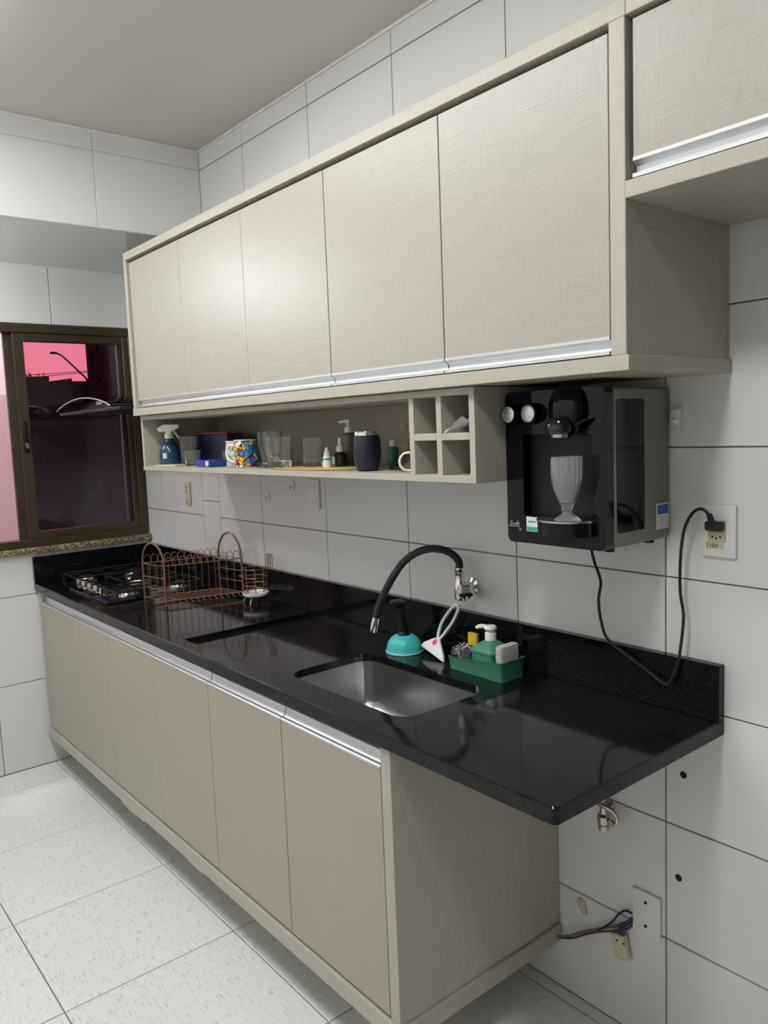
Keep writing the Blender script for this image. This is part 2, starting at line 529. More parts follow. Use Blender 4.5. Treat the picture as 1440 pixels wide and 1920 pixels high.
# floor
fl = tag(obj('floor', box(-0.3, RX1+.1, RY0-.1, 0.12, -0.12, -GP), 'floor_grout'), kind='structure')
FX = [0.0] + [0.227+0.5257*k for k in range(10)] + [RX1]
FY = [RY0, -2.1417, -1.616, -1.0903, -0.5646, -0.0389, 0.0035]
for i in range(len(FX)-1):
    for j in range(len(FY)-1):
        if FX[i+1]-FX[i] < .03: continue
        tile(fl, 'z', FX[i], FX[i+1], FY[j], FY[j+1], -0.004, 'floor_tile', gap=0.004)

# window wall at x = 0, with the opening
WY0, WY1, WZ0, WZ1 = -1.32, -0.012, 1.075, 2.128
bm = box(-0.16, -GP, RY0-.1, GP, -0.05, WZ0-0.0)
box(-0.16, -GP, RY0-.1, GP, WZ1, 2.95, bm=bm)
box(-0.16, -GP, RY0-.1, WY0, WZ0, WZ1, bm=bm)
box(-0.16, -GP, WY1, GP, WZ0, WZ1, bm=bm)
wbk = tag(obj('wall_back', bm, 'grout', smooth=0), kind='structure')
LZ = [0.0, 0.4273, 0.8504, 1.050]
LY = [RY0, -2.0, -1.7, -1.4, -1.1, -0.80, -0.495, -0.195, 0.0]
for i in range(3):
    for j in range(len(LY)-1):
        tile(wbk, 'x', LY[j], LY[j+1], LZ[i], LZ[i+1], -0.004)
UY = [RY0, -2.228, -1.773, -1.319, -0.8645, -0.41, 0.0]
for j in range(len(UY)-1):
    tile(wbk, 'x', UY[j], UY[j+1], WZ1+.002, 2.405, -0.004)
for (a, b) in ((RY0, -1.86), (-1.86, WY0-.002)):
    for (c, d) in ((1.05, 1.42), (1.42, 1.775), (1.775, WZ1+.002)):
        tile(wbk, 'x', a, b, c, d, -0.004)

# deep lowered beam over the window bay
XB, ZB = 0.803, 2.4034
beam = tag(obj('wall_beam', box(-0.01, XB-GP, RY0, GP*.5, ZB, 2.95), 'soffit', smooth=0), kind='structure')
BY = [RY0, -1.816, -1.362, -0.9075, -0.453, 0.0]
for j in range(len(BY)-1):
    for (c, d) in ((ZB, 2.697), (2.697, CZ)):
        tile(beam, 'x', BY[j], BY[j+1], c, d, XB-.004)

tag(obj('ceiling', box(XB-.02, RX1+.1, RY0-.1, 0.12, CZ, 2.95), 'ceiling', smooth=0), kind='structure')
tag(obj('wall_left', box(-0.3, RX1+.1, RY0-.12, RY0, -0.05, 2.95), 'paint', smooth=0), kind='structure')
tag(obj('wall_front', box(RX1, RX1+.12, RY0-.1, 0.12, -0.05, 2.95), 'dark_paint', smooth=0), kind='structure')  # unseen end wall, darkened so little light bounces back
# thin plaster beads along ceiling and soffit
tag(obj('trim_1', tube([(XB+.003, -0.004, CZ-.004), (RX1, -0.004, CZ-.004)], 0.006, 6), 'trim'), kind='structure')
tag(obj('trim_2', tube([(XB+.003, RY0, CZ-.004), (XB+.003, -.004, CZ-.004)], 0.006, 6), 'trim'), kind='structure')
tag(obj('trim_3', tube([(.003, RY0, ZB-.003), (.003, -.004, ZB-.003)], 0.005, 6), 'trim'), kind='structure')
# granite window sill
sill = tag(obj('trim_4', box(-0.05, 0.033, -1.36, -0.001, 1.047, 1.0745, .003), 'sill_granite'), kind='structure')

# ------------------------------------------------------------------ window
win = bpy.data.objects.new('window_1', None); COL.objects.link(win); win.location = (0, -.66, WZ0)
tag(win, kind='structure')
def bar(name, y0, y1, z0, z1, x0=-.06, x1=.008, m='bronze', p=win):
    return obj(name, box(x0, x1, y0, y1, z0, z1, .002, 1), m, p)
bar('frame', WY0, WY1, 2.088, WZ1); bar('frame', WY0, WY1, WZ0, 1.112)
bar('frame', WY0, WY0+.035, 1.112, 2.088); bar('frame', WY1-.034, WY1, 1.112, 2.088)
def sash(y0, y1, x0, x1, latch):
    s = bar('sash', y0, y0+.048, 1.112, 2.088, x0, x1)
    z0 = 1.112; z1 = 2.088
    sub = [(y1-.030, y1, z0, z1), (y0+.048, y1-.03, z1-.038, z1), (y0+.048, y1-.03, z0, z0+.034)]
    for (a, b, c, d) in sub: obj('sash_rail', box(x0, x1, a, b, c, d, .002, 1), 'bronze', s)
    obj('pane', box((x0+x1)/2-.002, (x0+x1)/2+.002, y0+.046, y1-.028, z0+.032, z1-.036), 'pane', s, smooth=0)
    if latch:
        obj('latch', box(x1-.002, x1+.012, y0+.012, y0+.034, 1.53, 1.675, .003), 'black', s)
        obj('latch_button', box(x1+.008, x1+.018, y0+.016, y0+.030, 1.545, 1.572, .002), 'dull_chrome', s)
sash(-.596, -.044, -.024, -.002, True)
sash(-.630, -.060, -.052, -.030, False)

# ================================================================== UPPER CABINET
UD = -0.376
uc = thing('upper_cabinet', 'long beige linen-textured wall cabinet with five doors and aluminium pulls', 'cabinet', (1.98, 0, 1.665))
obj('bottom_panel', box(.834, 3.140, UD-.003, -.0006, 1.665, 1.694, .0012, 1), 'lam_edge', uc)
obj('top_panel', box(.834, 3.1345, UD, -.0006, 2.277, 2.307, .0012, 1), 'lam_edge', uc)
obj('side_panel', box(.834, .860, UD, -.0006, 1.694, 2.277, .0012, 1), 'lam_edge', uc)
obj('side_panel', box(3.100, 3.133, UD, -.0006, 1.694, 2.277, .0012, 1), 'lam_edge', uc)
obj('backing_panel', box(.860, 3.100, UD+.030, UD+.036, 1.694, 2.277), 'dark_gap', uc, smooth=0)  # dark sheet right behind the doors, standing in for shade in the gaps
def pull_profile(yf, z0, z1):
    """aluminium pull seen at a door's lower edge: lip, hollow, lip"""
    return [(yf, z1), (yf, z1-.006), (yf+.004, z1-.008), (yf+.012, z1-.014), (yf+.014, (z0+z1)/2-.004), (yf+.012, z0+.009),
            (yf-.001, z0+.008), (yf-.001, z0+.001), (yf+.018, z0+.001), (yf+.020, z1)]
x = .863
for k in range(5):
    ga, gb_ = (.0007 if k in (1, 2) else .0018), (.0007 if k in (0, 1) else .0018)      # the far doors sit tighter
    xa, xb = x+k*.446+ga, x+(k+1)*.446-gb_
    d = obj('door', box(xa, xb, UD+.010, UD+.028, 1.731, 2.266, .001, 1), 'lam', uc)
    obj('handle', prism(pull_profile(UD+.009, 1.6965, 1.7315), xa, xb), 'alu', d, smooth=20)

oc = thing('overhead_cabinet', 'shorter raised beige wall cabinet at the right end, open space below it', 'cabinet', (3.6, 0, 1.968))
obj('bottom_panel', box(3.1335, 4.12, UD-.002, -.0006, 1.968, 1.998, .0012, 1), 'lam_edge', oc)
obj('top_panel', box(3.1350, 4.12, UD, -.0006, 2.277, 2.307, .0012, 1), 'lam_edge', oc)
obj('side_panel', box(4.09, 4.12, UD, -.0006, 1.998, 2.277, .0012, 1), 'lam_edge', oc)
obj('backing_panel', box(3.134, 4.09, UD+.030, UD+.036, 1.998, 2.277), 'dark_gap', oc, smooth=0)  # dark sheet again, shade for the gaps around this door
d = obj('door', box(3.1425, 4.085, UD+.010, UD+.028, 2.037, 2.270, .001, 1), 'lam', oc)
obj('handle', prism(pull_profile(UD+.009, 2.0015, 2.0375), 3.1425, 4.085), 'alu', d, smooth=20)

# ================================================================== OPEN SHELF below
SY = -0.35
sh = thing('open_shelf', 'beige open shelf with four cubbyholes hung under the wall cabinet', 'shelf', (1.78, 0, 1.443))
obj('bottom_board', box(.834, 2.723, SY-.002, -.0006, 1.443, 1.460, .001, 1), 'lam_edge', sh)
obj('top_board', box(.852, 2.703, SY, -.0006, 1.647, 1.6635, .001, 1), 'lam_edge', sh)
obj('side_panel', box(.834, .852, SY, -.0006, 1.460, 1.6635, .001, 1), 'lam_edge', sh)
obj('side_panel', box(2.703, 2.721, SY, -.0006, 1.460, 1.6635, .001, 1), 'lam_edge', sh)
obj('backing_panel', box(.852, 2.703, -.012, 0, 1.460, 1.647), 'lam_low', sh, smooth=0)
obj('divider', box(2.496, 2.514, SY, -.012, 1.460, 1.647, .001, 1), 'lam_edge', sh)
obj('divider', box(2.594, 2.612, SY, -.012, 1.460, 1.647, .001, 1), 'lam_edge', sh)
obj('cross_board', box(2.514, 2.594, SY, -.012, 1.543, 1.560, .001, 1), 'lam_edge', sh)
obj('cross_board', box(2.612, 2.703, SY, -.012, 1.543, 1.560, .001, 1), 'lam_edge', sh)

# ================================================================== BASE CABINET
BYF = -0.586
bc = thing('base_cabinet', 'long beige base cabinet with six doors carrying the black counter', 'cabinet', (1.35, 0, .143))
# the front edge of the base board is swollen and chipped by damp
obj('base_board', box(.02, 2.668, BYF-.006, -.002, .145, .1925, .0015, 1), 'lam_edge', bc)
for (xa, xb, dz) in ((.965, 1.03, .010), (1.025, 1.10, .013), (1.095, 1.19, .007), (1.56, 1.66, .005)):
    obj('swollen_edge', box(xa, xb, BYF-.0075, BYF-.003, .146-dz, .160, .002, 1), 'lam_edge', bc, label='chipped, swollen lower edge of the base board')
obj('side_panel', box(.028, .062, BYF, -.003, .1925, .8665, .001, 1), 'lam_edge', bc)
obj('side_panel', box(2.626, 2.660, BYF, -.003, .1925, .8665, .001, 1), 'lam_edge', bc)
obj('backing_panel', box(.062, 2.626, -.02, -.004, .1925, .8665), 'lam_low', bc, smooth=0)
obj('top_rail', box(.062, 2.626, BYF+.052, BYF+.070, .79, .8665, .001, 1), 'lam_low', bc)
obj('gap_shade_sheet', box(.062, 2.626, BYF+.026, BYF+.032, .1925, .79), 'dark_gap', bc, smooth=0)  # dark sheet, its colour is the shade seen through the door seams
obj('foot', lathe([(.018, 0), (.018, .02), (.013, .025), (.013, .145), (0, .145)], (2.50, -.06, 0), 14), 'black', bc)
obj('foot', lathe([(.018, 0), (.018, .02), (.013, .025), (.013, .145), (0, .145)], (.20, -.06, 0), 14), 'black', bc)
def jpull(yf, z0):
    return [(yf-.001, z0), (yf-.001, z0+.005), (yf+.002, z0+.007), (yf+.010, z0+.008), (yf+.016, z0+.014), (yf+.019, z0+.033),
            (yf+.023, z0+.036), (yf+.027, z0+.036), (yf+.027, z0+.032), (yf+.022, z0+.002), (yf+.019, z0)]
for k in range(6):
    ga, gb_ = (.0006 if k in (1, 2, 3) else .0017), (.0006 if k in (0, 1, 2) else .0017)
    xa, xb = .065+k*.4263+ga, .065+(k+1)*.4263-gb_
    d = obj('door', box(xa, xb, BYF+.002, BYF+.020, .198, .808, .001, 1), 'lam_low', bc)
    obj('handle', prism(jpull(BYF+.002, .808), xa, xb), 'alu', d, smooth=20)

# ================================================================== COUNTER
ct = thing('countertop', 'long polished black granite counter with upstands over the base cabinet', 'countertop', (1.56, 0, .867))
def counter():
    bm = bmesh.new()
    x0, x1, y0, y1 = .004, 3.128, -.5945, -.002
    R = .014
    def outer(ins):
        pts = [(x0, y0+ins), (x1-R, y0+ins)]
        for k in range(1, 7):
            a = -PI/2 + k/6*PI/2
            pts.append((x1-R+(R-ins)*math.cos(a), y0+R+(R-ins)*math.sin(a)))
        pts += [(x1-ins, y1), (x0, y1)]
        return pts
    rec = rrect(1.535, 2.665, -.545, -.030, .010, 3)
    hole = rrect(2.075, 2.588, -.482, -.185, .055, 8)
    def loop(pts, z):
        vs = [bm.verts.new((p[0], p[1], z)) for p in pts]
        es = [bm.edges.new((vs[i], vs[(i+1) % len(vs)])) for i in range(len(vs))]
        return vs, es
    def wall(a, b):
        for i in range(len(a)):
            j = (i+1) % len(a)
            bm.faces.new((a[i], a[j], b[j], b[i]))
    oi, oie = loop(outer(.003), .900)
    oo, ooe = loop(outer(0), .897)
    ob, obe = loop(outer(0), .867)
    wall(oi, oo); wall(oo, ob)
    r0, r0e = loop(rec, .900); r1, r1e = loop(rec, .886)
    wall(r0, r1)
    h0, h0e = loop(hole, .886); h1, h1e = loop(hole, .867)
    wall(h0, h1)
    bmesh.ops.triangle_fill(bm, use_beauty=True, use_dissolve=False, edges=oie+r0e)
    bmesh.ops.triangle_fill(bm, use_beauty=True, use_dissolve=False, edges=r1e+h0e)
    bmesh.ops.triangle_fill(bm, use_beauty=True, use_dissolve=False, edges=obe+h1e)
    return bm, hole
bm, HOLE = counter()
obj('slab', bm, 'granite', ct, smooth=25)
obj('backsplash', box(.004, 3.128, -.025, -.0005, .9005, 1.028, .0015, 1), 'granite', ct)
obj('side_splash', box(.0005, .024, -.5945, -.025, .9005, 1.028, .0015, 1), 'granite', ct)

# sink bowl hung under the cut-out
sk = thing('sink', 'brushed stainless steel undermount sink bowl in the black counter', 'sink', (2.33, -.333, .70))
def bowl():
    bm = bmesh.new()
    lev = [(.012, .8665, 1), (.012, .8655, 1), (-.004, .8655, 1), (-.006, .80, 1), (-.010, .745, 1), (-.022, .722, 1), (-.045, .711, 1), (-.09, .706, 1)]
    rings = []
    for ins, z, _ in lev:
        r = max(.02, .055+ins)
        if ins < -.06: r = .05
        rings.append([bm.verts.new((p[0], p[1], z)) for p in rrect(2.075-ins, 2.588+ins, -.482-ins, -.185+ins, r, 8)])
    for a, b in zip(rings[:-1], rings[1:]):
        for i in range(len(a)):
            j = (i+1) % len(a); bm.faces.new((a[i], a[j], b[j], b[i]))
    bm.faces.new(rings[-1])
    return bm
o = obj('basin', bowl(), 'steel', sk, smooth=60)
obj('drain', lathe([(.0, .7075), (.020, .7075), (.034, .7095), (.038, .7085), (.038, .7065)], (2.33, -.333, 0), 24), 'chrome', sk)

# ================================================================== COOKTOP
ck = thing('cooktop', 'black glass five-burner gas cooktop set in the counter by the window', 'cooktop', (.43, -.29, .90))
obj('glass_plate', box(.075, .785, -.525, -.075, .9003, .908, .003), 'black_glass', ck)
def burner(x, y, s):
    b = obj('burner', lathe([(.052*s, .908), (.052*s, .911), (.040*s, .913), (.036*s, .922), (.030*s, .924), (0, .924)], (x, y, 0), 24), 'dull_chrome', ck)
    obj('burner_cap', lathe([(.031*s, .924), (.032*s, .929), (.028*s, .932), (0, .9325)], (x, y, 0), 24), 'black', b)
BUR = [(.160, -.400, 1.0), (.170, -.175, 1.0), (.420, -.235, 1.35), (.680, -.405, 1.0), (.690, -.175, 1.0)]
for b in BUR: burner(*b)
for (gx0, gx1, gy0, gy1) in ((.09, .265, -.48, -.10), (.315, .525, -.36, -.10), (.60, .775, -.48, -.10)):
    g = NB()
    z = .940
    for (p, q) in (((gx0, gy0), (gx1, gy0)), ((gx0, gy1), (gx1, gy1)), ((gx0, gy0), (gx0, gy1)), ((gx1, gy0), (gx1, gy1))):
        tube([(p[0], p[1], z), (q[0], q[1], z)], .0045, 6, bm=g)
    for (px, py) in ((gx0, gy0), (gx1, gy0), (gx0, gy1), (gx1, gy1)):
        tube([(px, py, .908), (px, py, z)], .0045, 6, bm=g)
    for (bx, by, s) in BUR:
        if gx0 < bx < gx1:
            for k in range(4):
                a = PI/4*0+k*PI/2
                r1 = (gx1-gx0)/2
                tube([(bx+.028*math.cos(a), by+.028*math.sin(a), z+.002), (bx+r1*math.cos(a), by+r1*math.sin(a), z)], .004, 6, bm=g)
    obj('grate', g, 'iron', ck)
for k in range(5):
    kx = .23+k*.078
    kb = obj('knob', lathe([(.020, .908), (.020, .912), (.017, .914), (.0155, .930), (.013, .932), (0, .932)], (kx, -.455, 0), 18), 'dull_chrome', ck)
    obj('grip', box(kx-.003, kx+.003, -.470, -.440, .930, .937, .001, 1), 'black', kb)

# ================================================================== RANGE HOOD
hd = thing('range_hood', 'dark range hood with arched smoked glass canopy in front of the window', 'range hood', (.40, 0, 1.70))
def arch():
    bm = bmesh.new()
    n = 20
    rows = []
    for y in (-.43, -.012):
        up, lo = [], []
        for i in range(n+1):
            t = i/n
            x = .035+.69*t
            z = 1.712+.046*math.sin(PI*t)**.8
            up.append(bm.verts.new((x, y, z+.005))); lo.append(bm.verts.new((x, y, z)))
        rows.append((up, lo))
    (u0, l0), (u1, l1) = rows
    for i in range(n):
        bm.faces.new((u0[i], u0[i+1], u1[i+1], u1[i])); bm.faces.new((l0[i+1], l0[i], l1[i], l1[i+1]))
        bm.faces.new((l0[i], l0[i+1], u0[i+1], u0[i])); bm.faces.new((l1[i+1], l1[i], u1[i], u1[i+1]))
    bm.faces.new((u0[0], u1[0], l1[0], l0[0])); bm.faces.new((u0[n], l0[n], l1[n], u1[n]))
    return bm
obj('glass_canopy', arch(), 'hood_glass', hd)
obj('glass_rim', tube([(.035+.69*i/24, -.432, 1.7145+.046*math.sin(PI*i/24)**.8) for i in range(25)], .0032, 6), 'alu', hd)
obj('base_panel', box(.035, .80, -.42, -.004, 1.694, 1.7085, .003), 'hood', hd)
hb = obj('motor_body', prism([(.17, 1.7085), (.60, 1.7085), (.54, 1.748), (.23, 1.748)], -.375, -.006, 'y', bev=.002), 'hood', hd)
obj('control_label', box(.415, .485, -.3775, -.3745, 1.729, 1.744, .0005, 1), 'paper', hb, label='small white sticker')
obj('chimney', box(.36, .54, -.16, -.004, 1.748, 2.400, .003), 'hood', hd)

# ================================================================== DISH RACK
dr = thing('dish_rack', 'rusty copper wire dish rack with two arched handles on the counter', 'dish rack', (.963, -.22, .90))
fA, fB, bA, bB = (.852, -.392), (1.002, -.366), (.932, -.088), (1.082, -.062)
def RP(u, v, z):          # u along the rack 0..1, v across it 0..1
    p0 = Vector((fA[0]+(fB[0]-fA[0])*v, fA[1]+(fB[1]-fA[1])*v, 0)); p1 = Vector((bA[0]+(bB[0]-bA[0])*v, bA[1]+(bB[1]-bA[1])*v, 0))
    p = p0.lerp(p1, u); p.z = z
    return p
for u, base in ((0, 0), (1, 0)):
    pts = [RP(u, 0, .902), RP(u, 0, 1.05)]
    for k in range(0, 13):
        a = PI - PI*k/12
        pts.append(RP(u, .5+.5*math.cos(a), 1.065+(.100 if u else .086)*math.sin(a)))
    pts += [RP(u, 1, 1.05), RP(u, 1, .902)]
    obj('arch_handle', tube(pts, 0.0042, 8), 'copper', dr)
for v in (0, 1):
    for z in (.920,):
        obj('base_rail', tube([RP(-.02, v, z), RP(1.02, v, z)], 0.0022, 6), 'copper', dr)
    obj('top_rail', tube([RP(0, v, 1.062), RP(1, v, 1.062)], 0.0022, 6), 'copper', dr)
    pts = []
    for k in range(11*10+1):
        t = k/110
        ph = t*11*2*PI
        pts.append(RP(.02+.96*t-.022*math.sin(ph), v, 1.080-.017*math.cos(ph)))
    obj('plate_loops', tube(pts, 0.0014, 6), 'copper', dr, label='row of wire loops that hold plates')
for u in (0, 1):
    for z in (.920, .965, 1.01, 1.062):
        obj('end_wire', tube([RP(u, 0, z), RP(u, 1, z)], 0.0017, 6), 'copper', dr)
    for v in (.33, .66):
        obj('end_wire', tube([RP(u, v, .92), RP(u, v, 1.062)], 0.0016, 6), 'copper', dr)
for k in range(11):
    u = .06+.88*k/10
    obj('upright_wire', tube([RP(u, 0, .918), RP(u, 0, 1.062)], 0.0014, 6), 'copper', dr)
for k in range(13):
    u = .04+.92*k/12
    obj('base_wire', tube([RP(u, 0, .9225), RP(u, 1.0, .9225), RP(u+.01, 1.12, .921), RP(u+.02, 1.2, .909)], 0.0016, 6), 'copper', dr)

ch = thing('cutlery_holder', 'copper wire cutlery basket with a white drip saucer beside the dish rack', 'cutlery holder', (1.225, -.085, .90))
CHX, CHY = 1.225, -.085
for z in (.950, .975, 1.005, 1.040):
    obj('ring', tube([(CHX+.048*math.cos(a*PI/12), CHY+.048*math.sin(a*PI/12), z) for a in range(24)], 0.0016, 6, closed=True), 'copper', ch)
for k in range(8):
    a = k*PI/4+.3
    obj('upright_wire', tube([(CHX+.046*math.cos(a), CHY+.046*math.sin(a), .932), (CHX+.049*math.cos(a), CHY+.049*math.sin(a), 1.042)], 0.0014, 6), 'copper', ch)
for dx in (-.012, .006, .024):
    obj('hook', tube(spline([(CHX+.025+dx, CHY+.045, 1.035), (CHX+.027+dx, CHY+.047, 1.085), (CHX+.033+dx, CHY+.047, 1.096), (CHX+.039+dx, CHY+.047, 1.085), (CHX+.039+dx, CHY+.046, 1.035)], 4), 0.0016, 6), 'copper', ch)
obj('saucer', lathe([(0, .925), (.038, .925), (.052, .934), (.054, .944), (.051, .944), (.041, .931), (0, .930)], (CHX, CHY, 0), 28), 'white', ch, label='white plastic drip saucer')
for k in range(3):
    a = [-2.5, -.95, 1.6][k]
    obj('leg', tube([(CHX+.042*math.cos(a), CHY+.042*math.sin(a), .924), (CHX+.056*math.cos(a), CHY+.056*math.sin(a), .9025)], 0.0017, 6), 'alu', ch)

# ================================================================== FAUCET
fc = thing('faucet', 'wall faucet with chrome body and bent black flexible spout over the sink', 'faucet', (2.365, 0, 1.105))
RY = Matrix.Rotation(PI/2, 4, 'X')
obj('wall_flange', lathe([(0, 0), (.026, 0), (.024, .006), (.013, .012), (.013, .05), (0, .05)], (2.363, -.001, 1.105), 20, mtx=RY), 'chrome', fc)
obj('body', lathe([(0, 1.070), (.012, 1.070), (.0165, 1.074), (.0175, 1.10), (.0165, 1.122), (.013, 1.128), (.0125, 1.150), (.0145, 1.153), (.0145, 1.166), (0, 1.166)], (2.356, -.052, 0), 20), 'chrome', fc)
kn = obj('knob', lathe([(0, 0), (.012, 0), (.012, .012), (.024, .016), (.026, .026), (.022, .034), (.010, .038), (0, .038)], (2.372, -.056, 1.103), 20, mtx=Matrix.Rotation(PI/2, 4, 'Y') @ Matrix.Rotation(.5, 4, 'X'), ripple=lambda a, z: .10*math.cos(5*a)), 'chrome', fc)
sp = spline([(2.356, -.052, 1.160), (2.357, -.055, 1.185), (2.340, -.070, 1.209), (2.316, -.095, 1.222), (2.292, -.118, 1.222), (2.263, -.140, 1.209), (2.229, -.16, 1.180), (2.201, -.18, 1.133), (2.174, -.195, 1.079), (2.158, -.205, 1.034), (2.155, -.21, 1.010)], 6)
obj('spout_hose', tube(sp, .0112, 12), 'rubber', fc)
obj('aerator', tube([(2.1555, -.2095, 1.014), (2.150, -.213, .99), (2.146, -.215, .970)], [.0118, .0122, .0118], 14), 'chrome', fc)

# ================================================================== THINGS BESIDE THE SINK
ZR = .8865
pl = thing('plunger', 'turquoise rubber sink plunger with ribbed black handle behind the sink', 'plunger', (2.153, -.100, ZR))
PC = (2.153, -.100, ZR)
TILT = Matrix.Shear('XY', 4, (-.22, 0))
obj('cup', lathe([(.050, 0), (.0565, .0), (.0575, .006), (.0555, .010), (.055, .014), (.051, .030), (.042, .043), (.030, .051), (.023, .054), (.020, .052), (0, .052)], PC, 32), 'turq', pl)
obj('cup_rim', lathe([(.0555, .0006), (.0588, .001), (.0588, .0045), (.056, .006)], PC, 32), 'mint', pl, label='pale rim of the rubber cup')
prof = [(.0185, .050), (.0185, .058), (.015, .062)]
z = .064
while z < .135:
    prof += [(.0150, z), (.0150, z+.004), (.0125, z+.0055), (.0125, z+.0075)]; z += .0085
prof += [(.0125, .137), (.013, .139), (0, .139)]
obj('handle', lathe(prof, (PC[0]+.012, PC[1], PC[2]), 20, mtx=TILT), 'black', pl)
obj('knob', lathe([(0, .136), (.012, .137), (.026, .146), (.027, .151), (.020, .156), (0, .157)], (PC[0]+.008, PC[1], PC[2]), 20, mtx=TILT), 'black', pl)

sq = thing('squeegee', 'white sink squeegee with looped handle leaning on the black upstand', 'squeegee', (2.27, -.07, ZR))
hL, hR, hT = Vector((2.206, -.074, .9105)), Vector((2.330, -.100, .8905)), Vector((2.262, -.060, .938))
hb_ = bmesh.new()
def slab3(bm, pts, th):
    n = (pts[1]-pts[0]).cross(pts[2]-pts[0]).normalized()*th/2
    A = [bm.verts.new(p+n) for p in pts]; B = [bm.verts.new(p-n) for p in pts]
    bm.faces.new(A); bm.faces.new(B[::-1])
    for i in range(len(pts)):
        j = (i+1) % len(pts); bm.faces.new((A[j], A[i], B[i], B[j]))
    return bm
slab3(hb_, [hL, hL+Vector((.006, .002, .010)), hT+Vector((-.014, 0, .0)), hT+Vector((.008, 0, .002)), hR+Vector((-.006, .004, .014)), hR], .012)
bmesh.ops.bevel(hb_, geom=list(hb_.edges), offset=.002, segments=2, affect='EDGES')
hd_ = obj('head', hb_, 'white', sq)
ctr = (hL+hR+hT)/3
nq = (hR-hL).cross(hT-hL).normalized()
nq = nq if nq.y < 0 else -nq
obj('emblem', lathe([(0, 0), (.010, 0), (.010, .001), (0, .001)], ctr*.45+hT*.55+nq*.0062, 18, mtx=nq.to_track_quat('Z', 'Y').to_matrix()), 'pink', hd_, label='pink round emblem')
obj('blade', slab3(bmesh.new(), [hL+Vector((0, -.002, -.003)), hL+Vector((0, 0, .003)), hR+Vector((0, 0, .003)), hR+Vector((0, -.002, -.003))], .004), 'mint', sq, label='pale mint rubber blade')
lp = spline([hT+Vector((.001, 0, -.003)), (2.262, -.055, .955), (2.274, -.050, .990), (2.303, -.046, 1.028), (2.322, -.043, 1.046), (2.333, -.043, 1.049), (2.338, -.043, 1.040), (2.320, -.049, 1.000), (2.290, -.055, .960), hT+Vector((.006, 0, -.003))], 6)
obj('handle', tube(lp, .0048, 8), 'white', sq)

cd = thing('sponge_caddy', 'green plastic sink caddy tray by the backsplash holding soap and sponges', 'caddy', (2.475, -.077, ZR))
def tray():
    bm = bmesh.new()
    x0, x1, y0, y1 = 2.372, 2.582, -.128, -.030
    def ring(x0, x1, y0, y1, z, dz):
        pts = rrect(x0, x1, y0, y1, .010, 4)
        out = []
        for (px, py) in pts:
            t = (px-2.372)/.21
            out.append(bm.verts.new((px, py, z+dz*(.62+.38*t) if dz else z)))
        return out
    R = [ring(x0+.004, x1-.004, y0+.004, y1-.004, ZR, 0), ring(x0, x1, y0, y1, ZR, .053), ring(x0-.001, x1+.001, y0-.001, y1+.001, ZR+.001, .054),
         ring(x0+.002, x1-.002, y0+.002, y1-.002, ZR+.001, .054), ring(x0+.006, x1-.006, y0+.006, y1-.006, ZR+.003, 0)]
    for a, b in zip(R[:-1], R[1:]):
        for i in range(len(a)):
            j = (i+1) % len(a); bm.faces.new((a[i], a[j], b[j], b[i]))
    bm.faces.new(R[0][::-1]); bm.faces.new(R[-1])
    return bm
obj('tray', tray(), 'green', cd, smooth=40)

sd = thing('soap_dispenser', 'square green soap dispenser with white pump standing in the caddy', 'soap dispenser', (2.496, -.077, ZR+.0035))
def taper(levels, r, bm=None, n=5):
    t = bmesh.new(); rings = []
    for (x0, x1, y0, y1, z) in levels:
        rr = min(r, (x1-x0)*.45)
        rings.append([t.verts.new((p[0], p[1], z)) for p in rrect(x0, x1, y0, y1, rr, n)])
    for a, b in zip(rings[:-1], rings[1:]):
        for i in range(len(a)):
            j = (i+1) % len(a); t.faces.new((a[i], a[j], b[j], b[i]))
    t.faces.new(rings[0][::-1]); t.faces.new(rings[-1])
    return merge(bm, t)
zb = ZR+.0035
obj('bottle', taper([(a+.036, b+.032, c_, d_, e_) for (a, b, c_, d_, e_) in [(2.426, 2.498, -.112, -.042, zb), (2.424, 2.500, -.114, -.040, zb+.003), (2.420, 2.504, -.117, -.037, zb+.058), (2.417, 2.507, -.119, -.035, zb+.060), (2.417, 2.507, -.119, -.035, zb+.066),
                     (2.440, 2.484, -.099, -.055, zb+.088), (2.452, 2.472, -.087, -.067, zb+.094)]], .009), 'green', sd, smooth=25)
pc = (2.496, -.077, zb)
obj('collar', lathe([(0, .092), (.0155, .092), (.0155, .112), (.0145, .114), (.007, .115), (.007, .122), (0, .122)], pc, 20), 'white', sd)
ps = NB()
lathe([(0, .120), (.016, .121), (.018, .126), (.015, .132), (0, .134)], pc, 20, bm=ps)
tube(spline([(2.489, -.080, zb+.128), (2.470, -.088, zb+.128), (2.458, -.094, zb+.122)], 4), [.006]*7+[.0055, .0045], 10, bm=ps)
obj('spout', ps, 'white', sd)

wool = bmesh.new()
for k in range(130):
    c0 = Vector((2.404, -.088, ZR+.050)) + Vector((random.uniform(-.022, .022), random.uniform(-.024, .020), random.gauss(0, .006)))
    pts = []
    a = random.uniform(0, 6.28); r = random.uniform(.004, .009); ax = Vector((random.gauss(0, 1), random.gauss(0, 1), random.gauss(0, 1))).normalized()
    p1 = ax.orthogonal().normalized(); p2 = ax.cross(p1)
    for j in range(7):
        th = a + j*.9
        pts.append(c0 + p1*r*math.cos(th) + p2*r*math.sin(th) + ax*(j*.0012))
    tube(pts, .0011, 4, bm=wool, caps=False)
lathe([(0, -.032), (.018, -.030), (.023, .0), (.018, .010), (0, .014)], (2.404, -.088, ZR+.036), 12, bm=wool)
tag(one('steel_wool', wool, 'wool', 'tangled grey steel wool pad in the left end of the green caddy', 'scourer', (2.404, -.088, ZR+.0035)))
